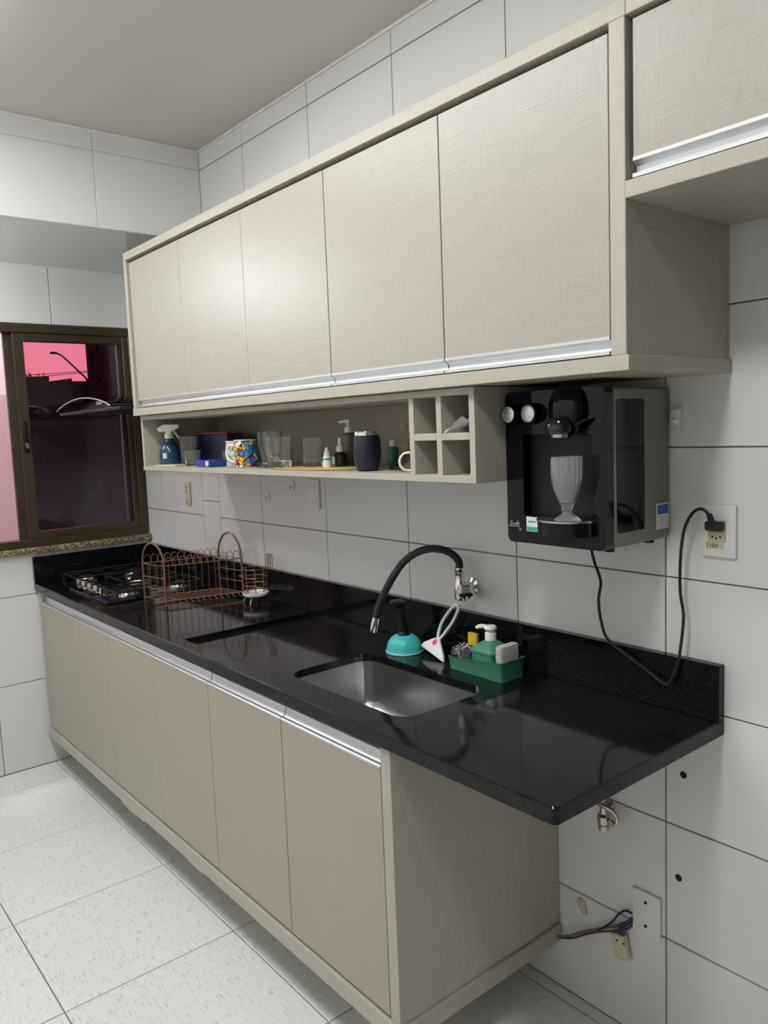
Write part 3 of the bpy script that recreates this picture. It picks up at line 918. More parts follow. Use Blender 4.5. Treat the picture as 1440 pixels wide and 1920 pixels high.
one('sponge', box(2.378, 2.412, -.048, -.037, ZR+.004, ZR+.090, .002), 'yellow', 'yellow sponge standing upright behind the steel wool in the caddy', 'sponge', (2.40, -.044, ZR+.004))
ws_ = box(2.5455, 2.5695, -.114, -.042, ZR+.0045, ZR+.094, .008, 3)
bmesh.ops.subdivide_edges(ws_, edges=list(ws_.edges), cuts=2, use_grid_fill=True)
for v in ws_.verts: v.co += Vector((random.gauss(0, .0006), random.gauss(0, .0006), random.gauss(0, .0006)))
one('sponge', ws_, 'sponge', 'fuzzy white sponge standing upright at the right end of the caddy', 'sponge', (2.557, -.08, ZR+.004))

# ================================================================== WATER PURIFIER
wp = thing('water_purifier', 'black and graphite water purifier hung on the wall under the cabinet', 'water purifier', (2.856, 0, 1.30))
WX0, WX1, WYF = 2.7245, 2.999, -.250
obj('casing', box(WX0, WX1, -.222, -.004, 1.302, 1.645, .012, 3), 'graphite', wp)
# front shell with the drink bay cut out of it
def pfront():
    bm = bmesh.new()
    o_ = rrect(WX0, WX1-.002, 1.300, 1.647, .014, 5)
    i_ = rrect(2.775, 2.966, 1.362, 1.550, .006, 3)
    def loop(pts, y):
        vs = [bm.verts.new((p[0], y, p[1])) for p in pts]
        return vs, [bm.edges.new((vs[i], vs[(i+1) % len(vs)])) for i in range(len(vs))]
    a, ae = loop(o_, WYF); b, be = loop(i_, WYF); c, ce = loop(o_, -.221); d, de = loop(i_, -.2215)
    for p, q in ((a, c), (b, d)):
        for i in range(len(p)):
            j = (i+1) % len(p); bm.faces.new((p[i], p[j], q[j], q[i]))
    bmesh.ops.triangle_fill(bm, use_beauty=True, edges=ae+be)
    bm.faces.new(c)
    return bm
obj('front_shell', pfront(), 'black_gloss', wp, smooth=25)
obj('drink_bay', box(2.775, 2.966, -.2235, -.2215, 1.362, 1.550), 'black', wp, smooth=0)
obj('top_strip', box(WX0+.006, WX1-.008, WYF-.0015, WYF+.001, 1.556, 1.5575), 'black', wp, smooth=0)
for kx in (2.751, 2.810):
    kb = obj('dial', lathe([(0, 0), (.025, 0), (.0245, .010), (.0215, .022), (0, .022)], (kx, WYF+.001, 1.597), 28, mtx=RY), 'black_gloss', wp)
    obj('dial_face', lathe([(0, .0), (.0185, 0), (.0185, .002), (.0165, .003), (0, .003)], (kx, WYF-.0205, 1.597), 28, mtx=RY), 'alu', kb, label='round metal dial face')
# rounded dispensing head
hdm = Matrix.Diagonal((1.0, .62, 1.0, 1))
obj('dispenser_head', lathe([(0, -.058), (.028, -.052), (.042, -.034), (.0475, -.008), (.046, .016), (.036, .038), (.020, .049), (0, .052)], (2.905, WYF-.002, 1.603), 32, mtx=hdm), 'black_gloss', wp)
obj('spigot', lathe([(0, 0), (.030, .0), (.034, .008), (.033, .022), (.026, .034), (0, .038)], (2.900, WYF-.020, 1.550), 28), 'black_glass', wp)
obj('spigot_ring', lathe([(.018, -.008), (.022, -.006), (.022, .001), (.018, .001)], (2.900, WYF-.020, 1.549), 24), 'dull_chrome', wp)
obj('spigot_lever', tube([(2.915, WYF-.010, 1.560), (2.945, WYF-.018, 1.572), (2.962, WYF-.012, 1.580)], [.007, .006, .004], 8), 'black_gloss', wp)
# drip tray: shallow half disc in front of the bay
def half(bm, cx, cy, r, z0, z1):
    pts = [(cx+r*math.cos(PI+PI*k/20), cy+r*.86*math.sin(PI+PI*k/20)) for k in range(21)]
    return prism(pts, z0, z1, 'z', bm=bm)
trb = NB(); half(trb, 2.899, WYF+.003, .072, 1.330, 1.3605)
obj('tray_holder', trb, 'black_gloss', wp)
trc = NB(); half(trc, 2.899, WYF+.001, .073, 1.3606, 1.3645)
tr_ = obj('drip_tray', trc, 'steel', wp, label='thin bright metal drip tray')
obj('side_panel', prism(rrect(-.212, -.110, 1.334, 1.619, .008, 4), WX1-.001, WX1+.0012, 'x'), 'black_gloss', wp, label='glossy dark window in the side')
obj('side_slot', box(WX1+.001, WX1+.0022, -.128, -.121, 1.475, 1.497, .0005, 1), 'black', wp)
stk = obj('sticker', box(WX1-.0005, WX1+.0007, -.062, -.012, 1.326, 1.384), 'paper', wp, smooth=0, label='white sticker with a blue heading')
obj('sticker_heading', box(WX1+.0006, WX1+.0011, -.058, -.016, 1.360, 1.381), 'blue_ink', stk, smooth=0)
for k in range(4):
    obj('print_line', box(WX1+.0006, WX1+.001, -.058, -.018-.004*(k % 2), 1.354-.006*k-.0012, 1.354-.006*k), 'silver_ink', stk, smooth=0)
lab = obj('energy_label', box(2.782, 2.817, WYF-.0012, WYF+.0005, 1.328, 1.362, .0004, 1), 'paper', wp, label='small white and green label')
obj('label_band', box(2.7835, 2.8155, WYF-.0017, WYF-.001, 1.3295, 1.339), 'green_ink', lab, smooth=0)
obj('label_print', box(2.788, 2.811, WYF-.0017, WYF-.001, 1.349, 1.353), 'green_ink', lab, smooth=0)
text('Soft', .020, (2.728, WYF-.0005, 1.336), FACE_Y, 'silver_ink', wp, .0004, shear=.3)
text('by', .008, (2.760, WYF-.0005, 1.329), FACE_Y, 'silver_ink', wp, .0004)
obj('foot', lathe([(.012, 0), (.012, .012), (0, .012)], (2.97, -.20, 1.292), 14), 'black', wp)
obj('foot', lathe([(.012, 0), (.012, .012), (0, .012)], (2.965, -.04, 1.292), 14), 'black', wp)

# goblet on the drip tray
gz = 1.3648
GC = (2.921, WYF-.030, gz)
def beads(a, z): return .05*math.cos(18*a)*math.cos(z*820) if z > .048 else 0
gp = [(0, 0), (.026, 0), (.0285, .002), (.022, .007), (.012, .013), (.010, .018), (.0125, .022), (.011, .026), (.014, .031)]
for k in range(41):
    t = k/40
    r = .014+.0175*math.sin(min(1, t*1.35)*PI/2)
    gp.append((r, .031+.085*t))
gp += [(.0315, .126), (.0300, .127), (.0288, .120), (.0278, .085), (.0235, .055), (.013, .038), (0, .035)]
one('goblet', lathe([(r*1.05, z*1.08) for r, z in gp], GC, 54, ripple=beads), 'bead_glass', 'clear footed goblet of beaded glass standing on the purifier tray', 'goblet', GC)

# ================================================================== ITEMS ON THE SHELF
ZS = 1.4605
sb = thing('spray_bottle', 'blue spray bottle with white trigger head at the left end of the shelf', 'spray bottle', (.900, -.262, ZS))
SBc = (.900, -.262, ZS)
obj('bottle', lathe([(0, 0), (.038, 0), (.042, .005), (.043, .040), (.041, .060), (.033, .078), (.022, .092), (.016, .100), (.0155, .112), (0, .112)], SBc, 28), 'blue_clear', sb)
obj('label', box(.924, .940, -.304, -.293, ZS+.028, ZS+.050, .001, 1), 'paper', sb, label='small white sticker on the bottle')
obj('collar', lathe([(0, .108), (.0175, .108), (.0175, .126), (.012, .129), (0, .129)], SBc, 20), 'white', sb)
turn = Matrix.Translation((.900, -.262, ZS)) @ Matrix.Rotation(math.radians(48), 4, 'Z')
tg = prism([(-.046, .148), (-.036, .136), (-.012, .136), (-.010, .126), (.012, .126), (.014, .138), (.045, .150), (.045, .164), (-.016, .166), (-.030, .160)], -.012, .012, 'y', bev=.002)
bmesh.ops.transform(tg, matrix=turn, verts=tg.verts)
obj('trigger_head', tg, 'white', sb)
obj('trigger', tube(spline([turn @ Vector((.018, 0, .142)), turn @ Vector((.028, 0, .128)), turn @ Vector((.042, 0, .108))], 4), .004, 8), 'white', sb)

def tumbler(name, c, r0, r1, h, label, cat='glass', base=.008, wall=.002, group=None, ripple=None, seg=32):
    prof = [(0, 0), (r0*.92, 0), (r0, .002), (r1, h), (r1-wall*.5, h+.001), (r1-wall, h), (r0-wall, base+.002), (r0*.7, base), (0, base)]
    return one(name, lathe(prof, c, seg, ripple=ripple), 'glass', label, cat, c, group)
tumbler('drinking_glass', (1.000, -.225, ZS), .033, .038, .113, 'tall clear cut glass standing right of the blue spray bottle', ripple=lambda a, z: .02*math.cos(12*a))
tumbler('shot_glass', (1.105, -.262, ZS), .028, .034, .058, 'low clear glass in front of the dark blue tin')
one('paper_sheet', prism([(.900, -.335), (1.075, -.325), (1.060, -.255), (.965, -.262)], ZS+.0002, ZS+.004, 'z'), 'waxed', 'pale yellow crumpled paper lying in front of the spray bottle', 'paper', (.99, -.30, ZS))

tn = thing('gift_tin', 'dark blue printed tin with red top edge at the back of the shelf', 'tin', (1.06, -.13, ZS))
obj('body', box(.905, 1.215, -.165, -.095, ZS, ZS+.118, .006), 'tin_blue', tn)
obj('lid_band', box(.900, 1.220, -.170, -.090, ZS+.1185, ZS+.127, .003), 'red', tn, label='red lid edge')
bx = thing('small_box', 'flat blue box with a round white cap in front of the tin', 'box', (1.315, -.29, ZS))
obj('carton', box(1.262, 1.365, -.325, -.255, ZS, ZS+.025, .002), 'blue', bx)
obj('round_cap', lathe([(0, 0), (.0105, 0), (.0105, .004), (0, .005)], (1.352, -.3245, ZS+.013), 20, mtx=RY), 'ceramic', bx, label='round white cap')
one('wooden_block', box(1.285, 1.372, -.225, -.180, ZS, ZS+.046, .002), 'brown', 'small brown wooden block behind the flat blue box', 'block', (1.33, -.2, ZS))

def mug(name, c, r, h, m, label, ha, printlabel):
    t = thing(name, label, 'mug', c)
    obj('cup', lathe([(0, 0), (r-.002, 0), (r, .003), (r, h-.002), (r-.0015, h), (r-.003, h-.002), (r-.003, .006), (0, .006)], c, 36), 'ceramic', t)
    seg = 30
    pb = bmesh.new()
    lo, hi = [], []
    for k in range(seg+1):
        a = ha + .55 + (2*PI-1.1)*k/seg
        lo.append(pb.verts.new((c[0]+(r+.0004)*math.cos(a), c[1]+(r+.0004)*math.sin(a), c[2]+.003)))
        hi.append(pb.verts.new((c[0]+(r+.0004)*math.cos(a), c[1]+(r+.0004)*math.sin(a), c[2]+h-.003)))
    for k in range(seg): pb.faces.new((lo[k], lo[k+1], hi[k+1], hi[k]))
    obj('print', pb, m, t, label=printlabel)
    dx, dy = math.cos(ha), math.sin(ha)
    hp = spline([(c[0]+dx*(r-.001), c[1]+dy*(r-.001), c[2]+h*.80), (c[0]+dx*(r+.020), c[1]+dy*(r+.020), c[2]+h*.80), (c[0]+dx*(r+.030), c[1]+dy*(r+.030), c[2]+h*.55),
                 (c[0]+dx*(r+.022), c[1]+dy*(r+.022), c[2]+h*.28), (c[0]+dx*(r-.001), c[1]+dy*(r-.001), c[2]+h*.20)], 5)
    obj('handle', tube(hp, .0048, 8), 'ceramic', t)
    return t
mug('mug', (1.455, -.262, ZS), .036, .092, 'greyprint', 'white mug with a grey drawing beside the colourful mug', 2.9, 'grey line drawing')
mug('mug', (1.552, -.278, ZS), .040, .096, 'comic', 'mug printed all over in yellow, blue and purple patches', 3.85, 'yellow, blue and purple print')

def flute(c, label):
    prof = [(0, 0), (.030, 0), (.031, .003), (.024, .009), (.0185, .018), (.0185, .024), (.024, .045), (.030, .075), (.0315, .105), (.0318, .120), (.0308, .121), (.0298, .118), (.0282, .075), (.0215, .046), (.0145, .030), (0, .027)]
    return one('beer_glass', lathe(prof, c, 32), 'glass', label, 'glass', c, 'waisted beer glasses')
flute((1.640, -.245, ZS), 'waisted clear beer glass next to the colourful mug')
flute((1.706, -.262, ZS), 'waisted clear beer glass between its twin and the wide tumbler')
tumbler('tumbler', (1.795, -.292, ZS+.004), .036, .042, .098, 'wide clear tumbler with thick base at the front of the shelf', base=.020)
tumbler('tumbler', (1.885, -.225, ZS+.004), .030, .034, .092, 'plain clear tumbler left of the small dropper bottles', base=.012)
# round wooden tray under them
tp = lathe([(0, 0), (.145, 0), (.150, .002), (.150, .0035), (0, .0035)], (0, 0, 0), 40, mtx=Matrix.Diagonal((1.35, .62, 1, 1)))
bmesh.ops.translate(tp, verts=tp.verts, vec=(1.945, -.252, ZS))
one('serving_tray', tp, 'wood_tray', 'thin yellow oval wooden tray under the tumbler and bottles', 'tray', (1.945, -.252, ZS))
ZT = ZS+.0037
db = thing('dropper_bottle', 'small white dropper bottle with green label on the oval tray', 'bottle', (1.990, -.245, ZT))
c = (1.990, -.245, ZT)
obj('bottle', lathe([(0, 0), (.0125, 0), (.0135, .002), (.0135, .030), (.008, .035), (0, .035)], c, 20), 'white', db)
obj('label', lathe([(.0138, .022), (.0138, .029)], c, 20), 'green_ink', db, label='green label band')
obj('cap', lathe([(0, .034), (.0095, .034), (.0085, .048), (.0055, .050), (.0045, .060), (0, .061)], c, 16), 'white', db)
db = thing('dropper_bottle', 'dark bottle with white dropper cap right of the small white one', 'bottle', (1.992, -.195, ZT))
c = (1.992, -.195, ZT)
obj('bottle', lathe([(0, 0), (.019, 0), (.0205, .003), (.0205, .036), (.012, .045), (0, .045)], c, 22), 'green_glass', db)
obj('label', box(1.976, 1.988, -.2165, -.2130, ZT+.006, ZT+.032, .001, 1), 'paper', db, label='pale strip label')
obj('cap', lathe([(0, .044), (.0115, .044), (.0115, .062), (.007, .064), (.0065, .082), (.004, .088), (0, .089)], c, 16), 'white', db)
pb_ = thing('pump_bottle', 'clear grey pump bottle with white pump behind the dark dropper bottle', 'bottle', (1.966, -.140, ZT))
c = (1.966, -.140, ZT)
obj('bottle', lathe([(0, 0), (.021, 0), (.022, .003), (.022, .095), (.013, .104), (0, .104)], c, 24), 'soap_liquid', pb_)
obj('collar', lathe([(0, .103), (.0135, .103), (.0135, .120), (.005, .121), (.005, .136), (0, .136)], c, 18), 'white', pb_)
obj('nozzle', tube([(c[0]+.006, c[1], ZT+.139), (c[0]-.008, c[1]-.006, ZT+.140), (c[0]-.030, c[1]-.016, ZT+.137)], [.0055, .0045, .003], 8), 'white', pb_)

th = thing('thermal_cup', 'navy blue barrel-shaped thermal cup with bright steel rim', 'cup', (2.238, -.282, ZS))
c = (2.238, -.282, ZS)
obj('body', lathe([(0, 0), (.026, 0), (.031, .003), (.036, .022), (.0395, .050), (.0385, .080), (.0355, .099), (0, .099)], c, 36), 'navy', th)
obj('rim', lathe([(.0357, .0985), (.0352, .108), (.0345, .1095), (.0335, .1085), (.0335, .097), (0, .097)], c, 36), 'chrome', th, label='bright steel rim')
gb = thing('green_bottle', 'small teal bottle with pale cap at the back right of the cup', 'bottle', (2.128, -.095, ZS))
c = (2.128, -.095, ZS)
obj('bottle', lathe([(0, 0), (.016, 0), (.017, .003), (.017, .050), (.012, .060), (0, .060)], c, 20), 'teal', gb)
obj('cap', lathe([(0, .059), (.011, .059), (.010, .080), (0, .081)], c, 16), 'white', gb)
st_ = thing('strainer', 'small strainer with white ring and black looped handle beside the cubbyholes', 'strainer', (2.42, -.27, ZS))
cR = Vector((2.415, -.285, ZS+.027)); nR = Vector((.80, -.60, 0)); tR = Vector((.60, .80, 0))
def ringpts(r, n, off=0): return [cR + tR*r*math.cos(2*PI*k/n) + Vector((0, 0, 1))*r*math.sin(2*PI*k/n) + nR*off for k in range(n)]
obj('ring', tube(ringpts(.0235, 24), .0035, 8, closed=True), 'white', st_)
mb = bmesh.new()
prev = None
for rr, off in ((.0235, 0), (.020, -.012), (.012, -.020)):
    ring = [mb.verts.new(p) for p in ringpts(rr, 24, off)]
    if prev:
        for k in range(24): mb.faces.new((prev[k], prev[(k+1) % 24], ring[(k+1) % 24], ring[k]))
    prev = ring
mb.faces.new(prev)
obj('mesh_bowl', mb, 'mesh_brown', st_, smooth=60)
hp = spline([cR+Vector((-.004, -.010, .020)), (2.370, -.262, ZS+.032), (2.320, -.252, ZS+.018), (2.296, -.250, ZS+.006), (2.306, -.252, ZS+.005), (2.350, -.262, ZS+.006), (2.400, -.290, ZS+.006)], 6)
obj('handle', tube(hp, .0032, 8), 'black', st_)
one('sticky_note', box(2.068, 2.098, -.0145, -.0122, 1.570, 1.590), 'wood_tray', 'upper yellow paper sticker on the back of the shelf', 'sticker', (2.083, -.013, 1.57), smooth=0)
one('sticky_note', box(2.076, 2.106, -.0145, -.0122, 1.507, 1.527), 'wood_tray', 'lower yellow paper sticker on the back, near the teal bottle', 'sticker', (2.09, -.013, 1.507), smooth=0)
# folded cloth hanging out of the upper right cubbyhole
cl = bmesh.new()
nu, nv = 12, 6
grid = []
for i in range(nu+1):
    row = []
    for j in range(nv+1):
        u, v = i/nu, j/nv
        x = 2.622+.074*u
        y = -.356+.05*v+.01*math.sin(5*u)
        z = 1.5612+.020*math.sin(u*1.5)+.006*math.sin(v*7+u*4)**2 + (.012*u)*(1-v)
        if v == 0 and u < .3: z -= .004
        row.append(cl.verts.new((x, y, z)))
    grid.append(row)
for i in range(nu):
    for j in range(nv): cl.faces.new((grid[i][j], grid[i+1][j], grid[i+1][j+1], grid[i][j+1]))
bmesh.ops.solidify(cl, geom=list(cl.faces), thickness=-.004)
one('dish_cloth', cl, 'cloth', 'crumpled white cloth in the upper right cubbyhole', 'cloth', (2.66, -.33, 1.5612), smooth=80)
one('bottle_cap', lathe([(0, 0), (.010, 0), (.010, .009), (.008, .011), (0, .011)], (2.578, -.315, ZS), 18), 'white', 'small white cap in the lower left cubbyhole', 'cap', (2.578, -.315, ZS))

# ================================================================== OUTLETS, CORD, WALL BITS
def plate(name, label, x0, x1, z0, z1, m='white', d=.009, cat='outlet'):
    t = thing(name, label, cat, ((x0+x1)/2, 0, (z0+z1)/2))
    obj('plate', box(x0, x1, -d, -.0003, z0, z1, .003), m, t)
    return t
ol = plate('wall_outlet', 'white wall outlet plate marked 110V with a black plug in it', 3.080, 3.155, 1.268, 1.384)
for zc in (1.338, 1.313):
    m_ = obj('socket', box(3.093, 3.133, -.0115, -.0085, zc-.0115, zc+.0115, .002), 'cream', ol)
    for dx in (-.009, 0, .009):
        obj('pin_hole', lathe([(0, 0), (.0022, 0), (.0022, .0006), (0, .0006)], (3.113+dx, -.0113, zc-(.003 if dx == 0 else 0)), 10, mtx=RY), 'hole', m_)
obj('paper_label', box(3.087, 3.128, -.0098, -.0088, 1.286, 1.301), 'cream', ol, smooth=0, label='cream label with the voltage')
text('110V', .0135, (3.0885, -.0099, 1.2887), FACE_Y, 'ink', ol, .0003)

cord = thing('power_cord', 'black power cord running from the purifier to the wall outlet', 'cord', (3.0, -.04, .96))
cp = spline([(2.850, -.10, 1.300), (2.848, -.095, 1.272), (2.831, -.06, 1.232), (2.835, -.042, 1.184), (2.824, -.036, 1.135), (2.831, -.036, 1.082), (2.850, -.036, 1.040),
             (2.905, -.036, 1.010), (2.960, -.037, .984), (2.998, -.039, .966), (3.017, -.040, .968), (3.029, -.037, .996), (3.038, -.034, 1.030), (3.049, -.034, 1.126), (3.041, -.034, 1.185),
             (3.042, -.035, 1.258), (3.052, -.038, 1.325), (3.075, -.045, 1.365), (3.100, -.055, 1.378), (3.116, -.058, 1.372), (3.118, -.052, 1.358)], 6)
obj('cable', tube(cp, .0036, 8), 'rubber', cord)
obj('plug', box(3.096, 3.134, -.034, -.0115, 1.328, 1.349, .006, 3), 'rubber', cord)
obj('strain_relief', tube([(3.115, -.028, 1.342), (3.116, -.040, 1.352), (3.118, -.050, 1.366)], [.0085, .007, .0055], 10), 'rubber', cord)

o2 = plate('wall_outlet', 'yellowed vertical outlet on the wall left of the dish rack', .470, .525, 1.250, 1.358, 'cream')
for zc in (1.335, 1.315, 1.262):
    obj('pin_hole', lathe([(0, 0), (.006, 0), (.006, .001), (0, .001)], (.492, -.0088, zc), 10, mtx=RY), 'brown', o2)
o3 = plate('wall_outlet', 'white double outlet under the shelf near its middle', 1.528, 1.592, 1.290, 1.398)
for zc in (1.368, 1.316):
    m_ = obj('socket', box(1.545, 1.577, -.0115, -.0085, zc-.011, zc+.011, .002), 'white', o3)
    for dx in (-.008, .008):
        obj('pin_hole', lathe([(0, 0), (.0022, 0), (.0022, .0006), (0, .0006)], (1.561+dx, -.0113, zc), 10, mtx=RY), 'hole', m_)
def hook(x, z, label):
    t = thing('wall_hook', label, 'hook', (x, 0, z))
    obj('back_plate', prism([(x+.014*math.cos(2*PI*k/20), z+.024*math.sin(2*PI*k/20)) for k in range(20)], -.005, -.0003, 'y'), 'white', t)
    obj('prong', tube(spline([(x, -.004, z-.004), (x, -.014, z-.012), (x, -.018, z-.006), (x, -.018, z+.002)], 4), .003, 8), 'white', t)
hook(1.222, 1.322, 'oval white adhesive hook below the colourful mug')
hook(1.408, 1.372, 'oval white adhesive hook just left of the double outlet')
wk = thing('wall_hook', 'small faceted white hook on the wall right of the purifier', 'hook', (3.018, 0, 1.573))
obj('back_plate', prism([(3.006, 1.558), (3.028, 1.553), (3.029, 1.596), (3.012, 1.594), (3.004, 1.578)], -.016, -.0003, 'y', bev=.002), 'white', wk)
obj('prong', box(3.009, 3.024, -.024, -.013, 1.560, 1.572, .003), 'white', wk)

o4 = plate('blank_plate', 'white blank wall plate low on the wall with two screw holes', 2.894, 2.973, .290, .405, 'white', .007, 'wall plate')
for zc in (.378, .316):
    obj('screw_hole', lathe([(0, 0), (.0042, 0), (.0042, .0008), (0, .0008)], (2.932, -.0068, zc), 12, mtx=RY), 'hole', o4)
cn = thing('wire_connector', 'loose cream socket hanging on coloured wires beside the blank plate', 'socket', (2.865, 0, .235))
bd = box(-.021, .021, -.024, -.003, -.034, .030, .006, 3)
bmesh.ops.transform(bd, matrix=Matrix.Translation((2.864, 0, .234)) @ Matrix.Rotation(-.22, 4, 'Y'), verts=bd.verts)
sbd = obj('socket_body', bd, 'cream', cn)
for dx in (-.010, .010):
    obj('pin_hole', lathe([(0, 0), (.003, 0), (.003, .001), (0, .001)], (2.870+dx, -.0238, .250), 10, mtx=RY), 'hole', sbd)
obj('wire', tube(spline([(2.672, -.030, .170), (2.70, -.024, .180), (2.76, -.018, .222), (2.814, -.014, .256), (2.86, -.012, .283), (2.893, -.006, .305)], 5), .0035, 6), 'wire_teal', cn, label='grey-green wire')
obj('wire', tube(spline([(2.672, -.026, .164), (2.72, -.026, .186), (2.77, -.022, .222), (2.82, -.018, .252), (2.87, -.014, .276), (2.893, -.006, .298)], 5), .0028, 6), 'wire_red', cn, label='dark red wire')
obj('wire', tube(spline([(2.80, -.018, .246), (2.835, -.014, .280), (2.858, -.012, .315), (2.878, -.010, .333), (2.893, -.006, .330)], 5), .0028, 6), 'ink', cn, label='black looped wire')
for k, (dx, dz) in enumerate(((0, 0), (.008, .006), (-.006, .008))):
    obj('wire', tube(spline([(2.868+dx*.5, -.014, .262), (2.872+dx, -.022, .285+dz), (2.884, -.018, .300+dz), (2.894, -.006, .312+dz)], 4), .0034, 6), 'wire_blue', cn, label='dark blue wire')

vv = thing('stop_valve', 'worn chrome stop valve on the wall under the counter end', 'valve', (2.832, 0, .575))
obj('wall_stub', lathe([(0, 0), (.016, 0), (.014, .005), (.009, .007), (.009, .03), (0, .03)], (2.826, -.0003, .592), 16, mtx=RY), 'dull_chrome', vv)
obj('body', lathe([(0, .541), (.0145, .541), (.0145, .553), (.0115, .554), (.0115, .558), (.017, .561), (.017, .578), (.011, .584), (.010, .602), (0, .604)], (2.830, -.032, 0), 18), 'dull_chrome', vv)
obj('lever', tube(spline([(2.818, -.040, .610), (2.840, -.040, .606), (2.862, -.038, .600), (2.872, -.036, .585), (2.866, -.036, .568), (2.850, -.036, .572)], 5), .0062, 8), 'dull_chrome', vv)
fp = bmesh.new()
for (dx, dz, r) in ((0, 0, .016), (.008, -.012, .012), (-.006, .008, .012), (.004, .010, .009)):
    lathe([(0, -.003), (r, -.003), (r*.9, .003), (0, .005)], (2.735+dx, -.001, .277+dz), 9, mtx=RY, bm=fp)
for v in fp.verts: v.co += Vector((random.gauss(0, .001), 0, random.gauss(0, .001)))
one('putty_patch', fp, 'putty', 'lump of cream putty filling a pipe hole near the cabinet foot', 'putty', (2.735, -.001, .277))
for (hx, hz, lb) in ((3.030, .740, 'upper dark screw hole with plug in the tiled wall'), (3.018, .479, 'lower dark screw hole with plug in the tiled wall')):
    one('screw_plug', lathe([(0, 0), (.008, 0), (.0085, .001), (.006, .0015), (.004, .0005), (0, .0005)], (hx, -.0003, hz), 16, mtx=RY), 'hole', lb, 'wall plug', (hx, -.0003, hz))
one('ball', lathe([(0, 0), (.015, .0025), (.026, .012), (.030, .030), (.026, .048), (.015, .0575), (0, .060)], (.340, -.935, 0), 22), 'navy', 'small navy round thing on the floor, half cut off at the edge', 'ball', (.340, -.935, 0))

# ================================================================== LAMPS
cl_ = thing('ceiling_lamp', 'slim white LED batten on the ceiling, above the picture', 'lamp', ((LAMP_X0+LAMP_X1)/2, LAMP_Y, CZ))
obj('housing', box(LAMP_X0-.02, LAMP_X1+.02, LAMP_Y-.055, LAMP_Y+.055, CZ-.032, CZ-.0005, .004), 'white', cl_)
obj('diffuser', box(LAMP_X0, LAMP_X1, LAMP_Y-.05, LAMP_Y+.05, CZ-.044, CZ-.0325), 'bulb', cl_, smooth=0)
lp2 = thing('fill_panel', 'added square fill light on the ceiling at the near end, out of view', 'lamp', (PANEL_POS[0], PANEL_POS[1], CZ))
obj('frame', box(PANEL_POS[0]-.17, PANEL_POS[0]+.17, PANEL_POS[1]-.17, PANEL_POS[1]+.17, CZ-.025, CZ-.0005, .003), 'white', lp2)
obj('diffuser', box(PANEL_POS[0]-.15, PANEL_POS[0]+.15, PANEL_POS[1]-.15, PANEL_POS[1]+.15, CZ-.030, CZ-.0255), 'panel', lp2, smooth=0)
lp3 = thing('bay_lamp', 'round bulb hanging under the lowered beam by the window', 'lamp', (BAY_POS[0], BAY_POS[1], ZB))
obj('holder', lathe([(0, ZB-.0005), (.045, ZB-.0005), (.040, ZB-.02), (.020, ZB-.03), (.018, BAY_POS[2]+.045), (0, BAY_POS[2]+.045)], (BAY_POS[0], BAY_POS[1], 0), 18), 'white', lp3)
obj('bulb', lathe([(0, .05), (.022, .045), (.043, .025), (.05, 0), (.043, -.025), (.025, -.0433), (0, -.05)], BAY_POS, 18), 'bay_bulb', lp3)
pl_ = thing('outdoor_fill_lamp', 'added round fill lamp outside above the window, out of view', 'lamp', (-.20, -1.0, 2.85))  # unseen lamp added to brighten the neighbouring wall
obj('globe', lathe([(0, .07), (.05, .05), (.07, 0), (.05, -.05), (0, -.07)], (-.35, -1.0, 2.85), 18), 'outdoor_fill', pl_)
obj('bracket', tube([(-.1602, -1.0, 2.85), (-.285, -1.0, 2.85)], .015, 8), 'black', pl_)

# ================================================================== OUTSIDE THE WINDOW
tag(obj('ground', box(-60, -.16, -30, 40, -.25, -.15), 'asphalt', smooth=0), kind='structure')
nw = thing('boundary_wall', 'bright neighbouring wall seen through the open half of the window', 'wall', (-1.28, -2.2, -.15))
obj('painted_part', box(-1.36, -1.20, -4.2, -.30, 1.866, 3.6), 'ext_white', nw, smooth=0)
obj('stucco_part', box(-1.36, -1.19, -4.2, -.30, -.15, 1.866), 'ext_stucco', nw, smooth=0)
KX = (24+3.9775)/(8+3.9775)
def far(y, z): return (-1.6492+(y+1.6492)*KX, 1.5791+(z-1.5791)*KX)
ye, _ = far(2.535, 3)
h1 = thing('house', 'dark low house with a stepped flat roof seen through the pane', 'house', (-25, 6.0, -.15))
y0, zt = far(.2, 2.46); y1, _ = far(1.967, 2.5); _, zt2 = far(0, 2.5)
obj('walls', box(-30, -24, y0, y1, -.15, zt-.05), 'ext_dark', h1, smooth=0)
obj('roof', prism([(y0-.2, zt-.05), (y1, zt-.05), (y1, zt2), (y0-.2, zt-.0)], -30, -23.9, 'x'), 'ext_roof', h1, smooth=0)
h2 = thing('house', 'dark low house with a sloping roof below the street lamp', 'house', (-25, 8.0, -.15))
ya, za = far(1.97, 2.432); yb, zb2 = far(2.311, 2.482); yc, zc2 = far(2.60, 2.425)
obj('walls', box(-26, -24.2, ya+.02, ye+6.0, -.15, za-.03), 'ext_dark', h2, smooth=0)
obj('roof', prism([(ya+.01, za), (yb, zb2), (yb+.01, za+.02), (ye+6.0, zc2), (ye+6.0, za-.03), (ya+.01, za-.03)], -26, -24.1, 'x'), 'ext_roof', h2, smooth=0)
KT = (28+3.9775)/(8+3.9775)
def fart(y): return -1.6492+(y+1.6492)*KT
tw = thing('tower_block', 'tall dark building filling the right of the window pane', 'building', (-30, 14, -.15))
te, td = fart(2.535), fart(2.70)
obj('walls', prism([(-27.8, td), (-27.8, td+12), (-34, td+12), (-34, td+3.4)], -.15, 13, 'z'), 'ext_dark', tw, smooth=0)
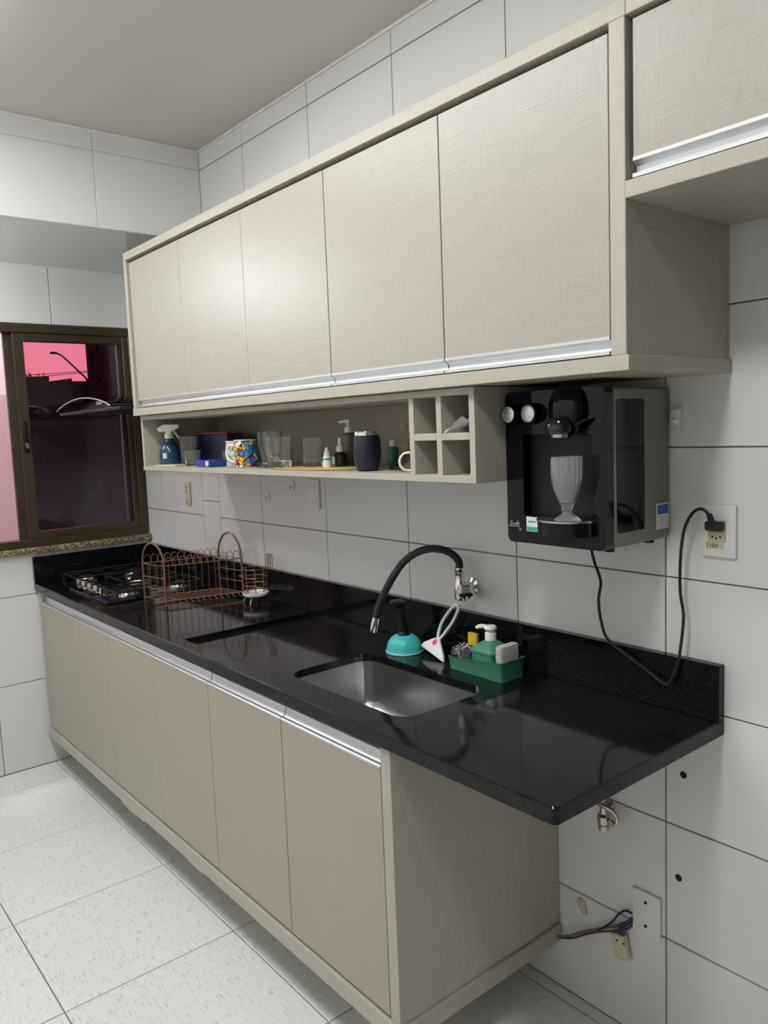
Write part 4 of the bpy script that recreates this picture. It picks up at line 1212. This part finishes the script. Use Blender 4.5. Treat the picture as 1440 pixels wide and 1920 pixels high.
obj('side_wing', prism([(-28, te), (-28, td-.01), (-31, td+1.7), (-31, te+1.6)], -.15, 13, 'z'), 'ext_purple', tw, smooth=0)
sl_ = thing('street_lamp', 'street lamp with a long curved arm against the pink sky', 'street lamp', (-23.5, 7.7, -.15))
pp = [far(2.45, 2.45), far(2.36, 2.54), far(2.26, 2.64), far(2.18, 2.72), far(2.10, 2.79), far(2.03, 2.815)]
obj('pole', tube([(-23.5, pp[0][0], -.15), (-23.5, pp[0][0], pp[0][1])], .05, 8), 'ext_roof', sl_)
obj('arm', tube(spline([(-23.5, a, b) for a, b in pp], 5), .028, 8), 'ext_roof', sl_)
obj('lamp_head', box(-23.6, -23.4, pp[-1][0]-.16, pp[-1][0]+.03, pp[-1][1]-.03, pp[-1][1]+.035, .015), 'ext_roof', sl_)
up_ = thing('utility_pole', 'thick dark utility pole beside the tall building', 'pole', (-23.3, 8.0, -.15))
py, pz = far(2.487, 2.87)
obj('shaft', tube([(-23.3, py, -.15), (-23.3, py, pz)], .075, 10), 'ext_roof', up_)
obj('transformer', box(-23.45, -23.15, py+.06, py+.26, pz-.95, pz-.05, .02), 'ext_roof', up_)
for (za_, zb_, lb) in ((2.50, 2.565, 'upper overhead wire slanting across the pink sky'), (2.47, 2.545, 'lower overhead wire slanting across the pink sky')):
    a = far(1.72, za_); b = far(2.487, zb_)
    one('overhead_wire', tube([(-23.3, a[0]-3, a[1]-.1), (-23.3, a[0], a[1]), (-23.3, b[0]-.085, b[1])], .011, 5), 'ext_roof', lb, 'wire', (-23.3, a[0], a[1]))
tb = bmesh.new()
ty, tz = far(1.74, 2.44)
tube([(-23.6, ty, -.15), (-23.6, ty, tz)], .06, 6, bm=tb)
for k in range(16):
    a = random.uniform(-.9, .9)
    tube([(-23.6, ty, tz-.25), (-23.6+random.uniform(-.1, .1), ty+math.sin(a)*.25, tz-.1+.1*math.cos(a)), (-23.6, ty+math.sin(a)*.42, tz+.05+.22*random.random())], .012, 4, bm=tb)
one('bare_tree', tb, 'ext_roof', 'bare twiggy tree top above the left house roof', 'tree', (-23.6, ty, -.15))
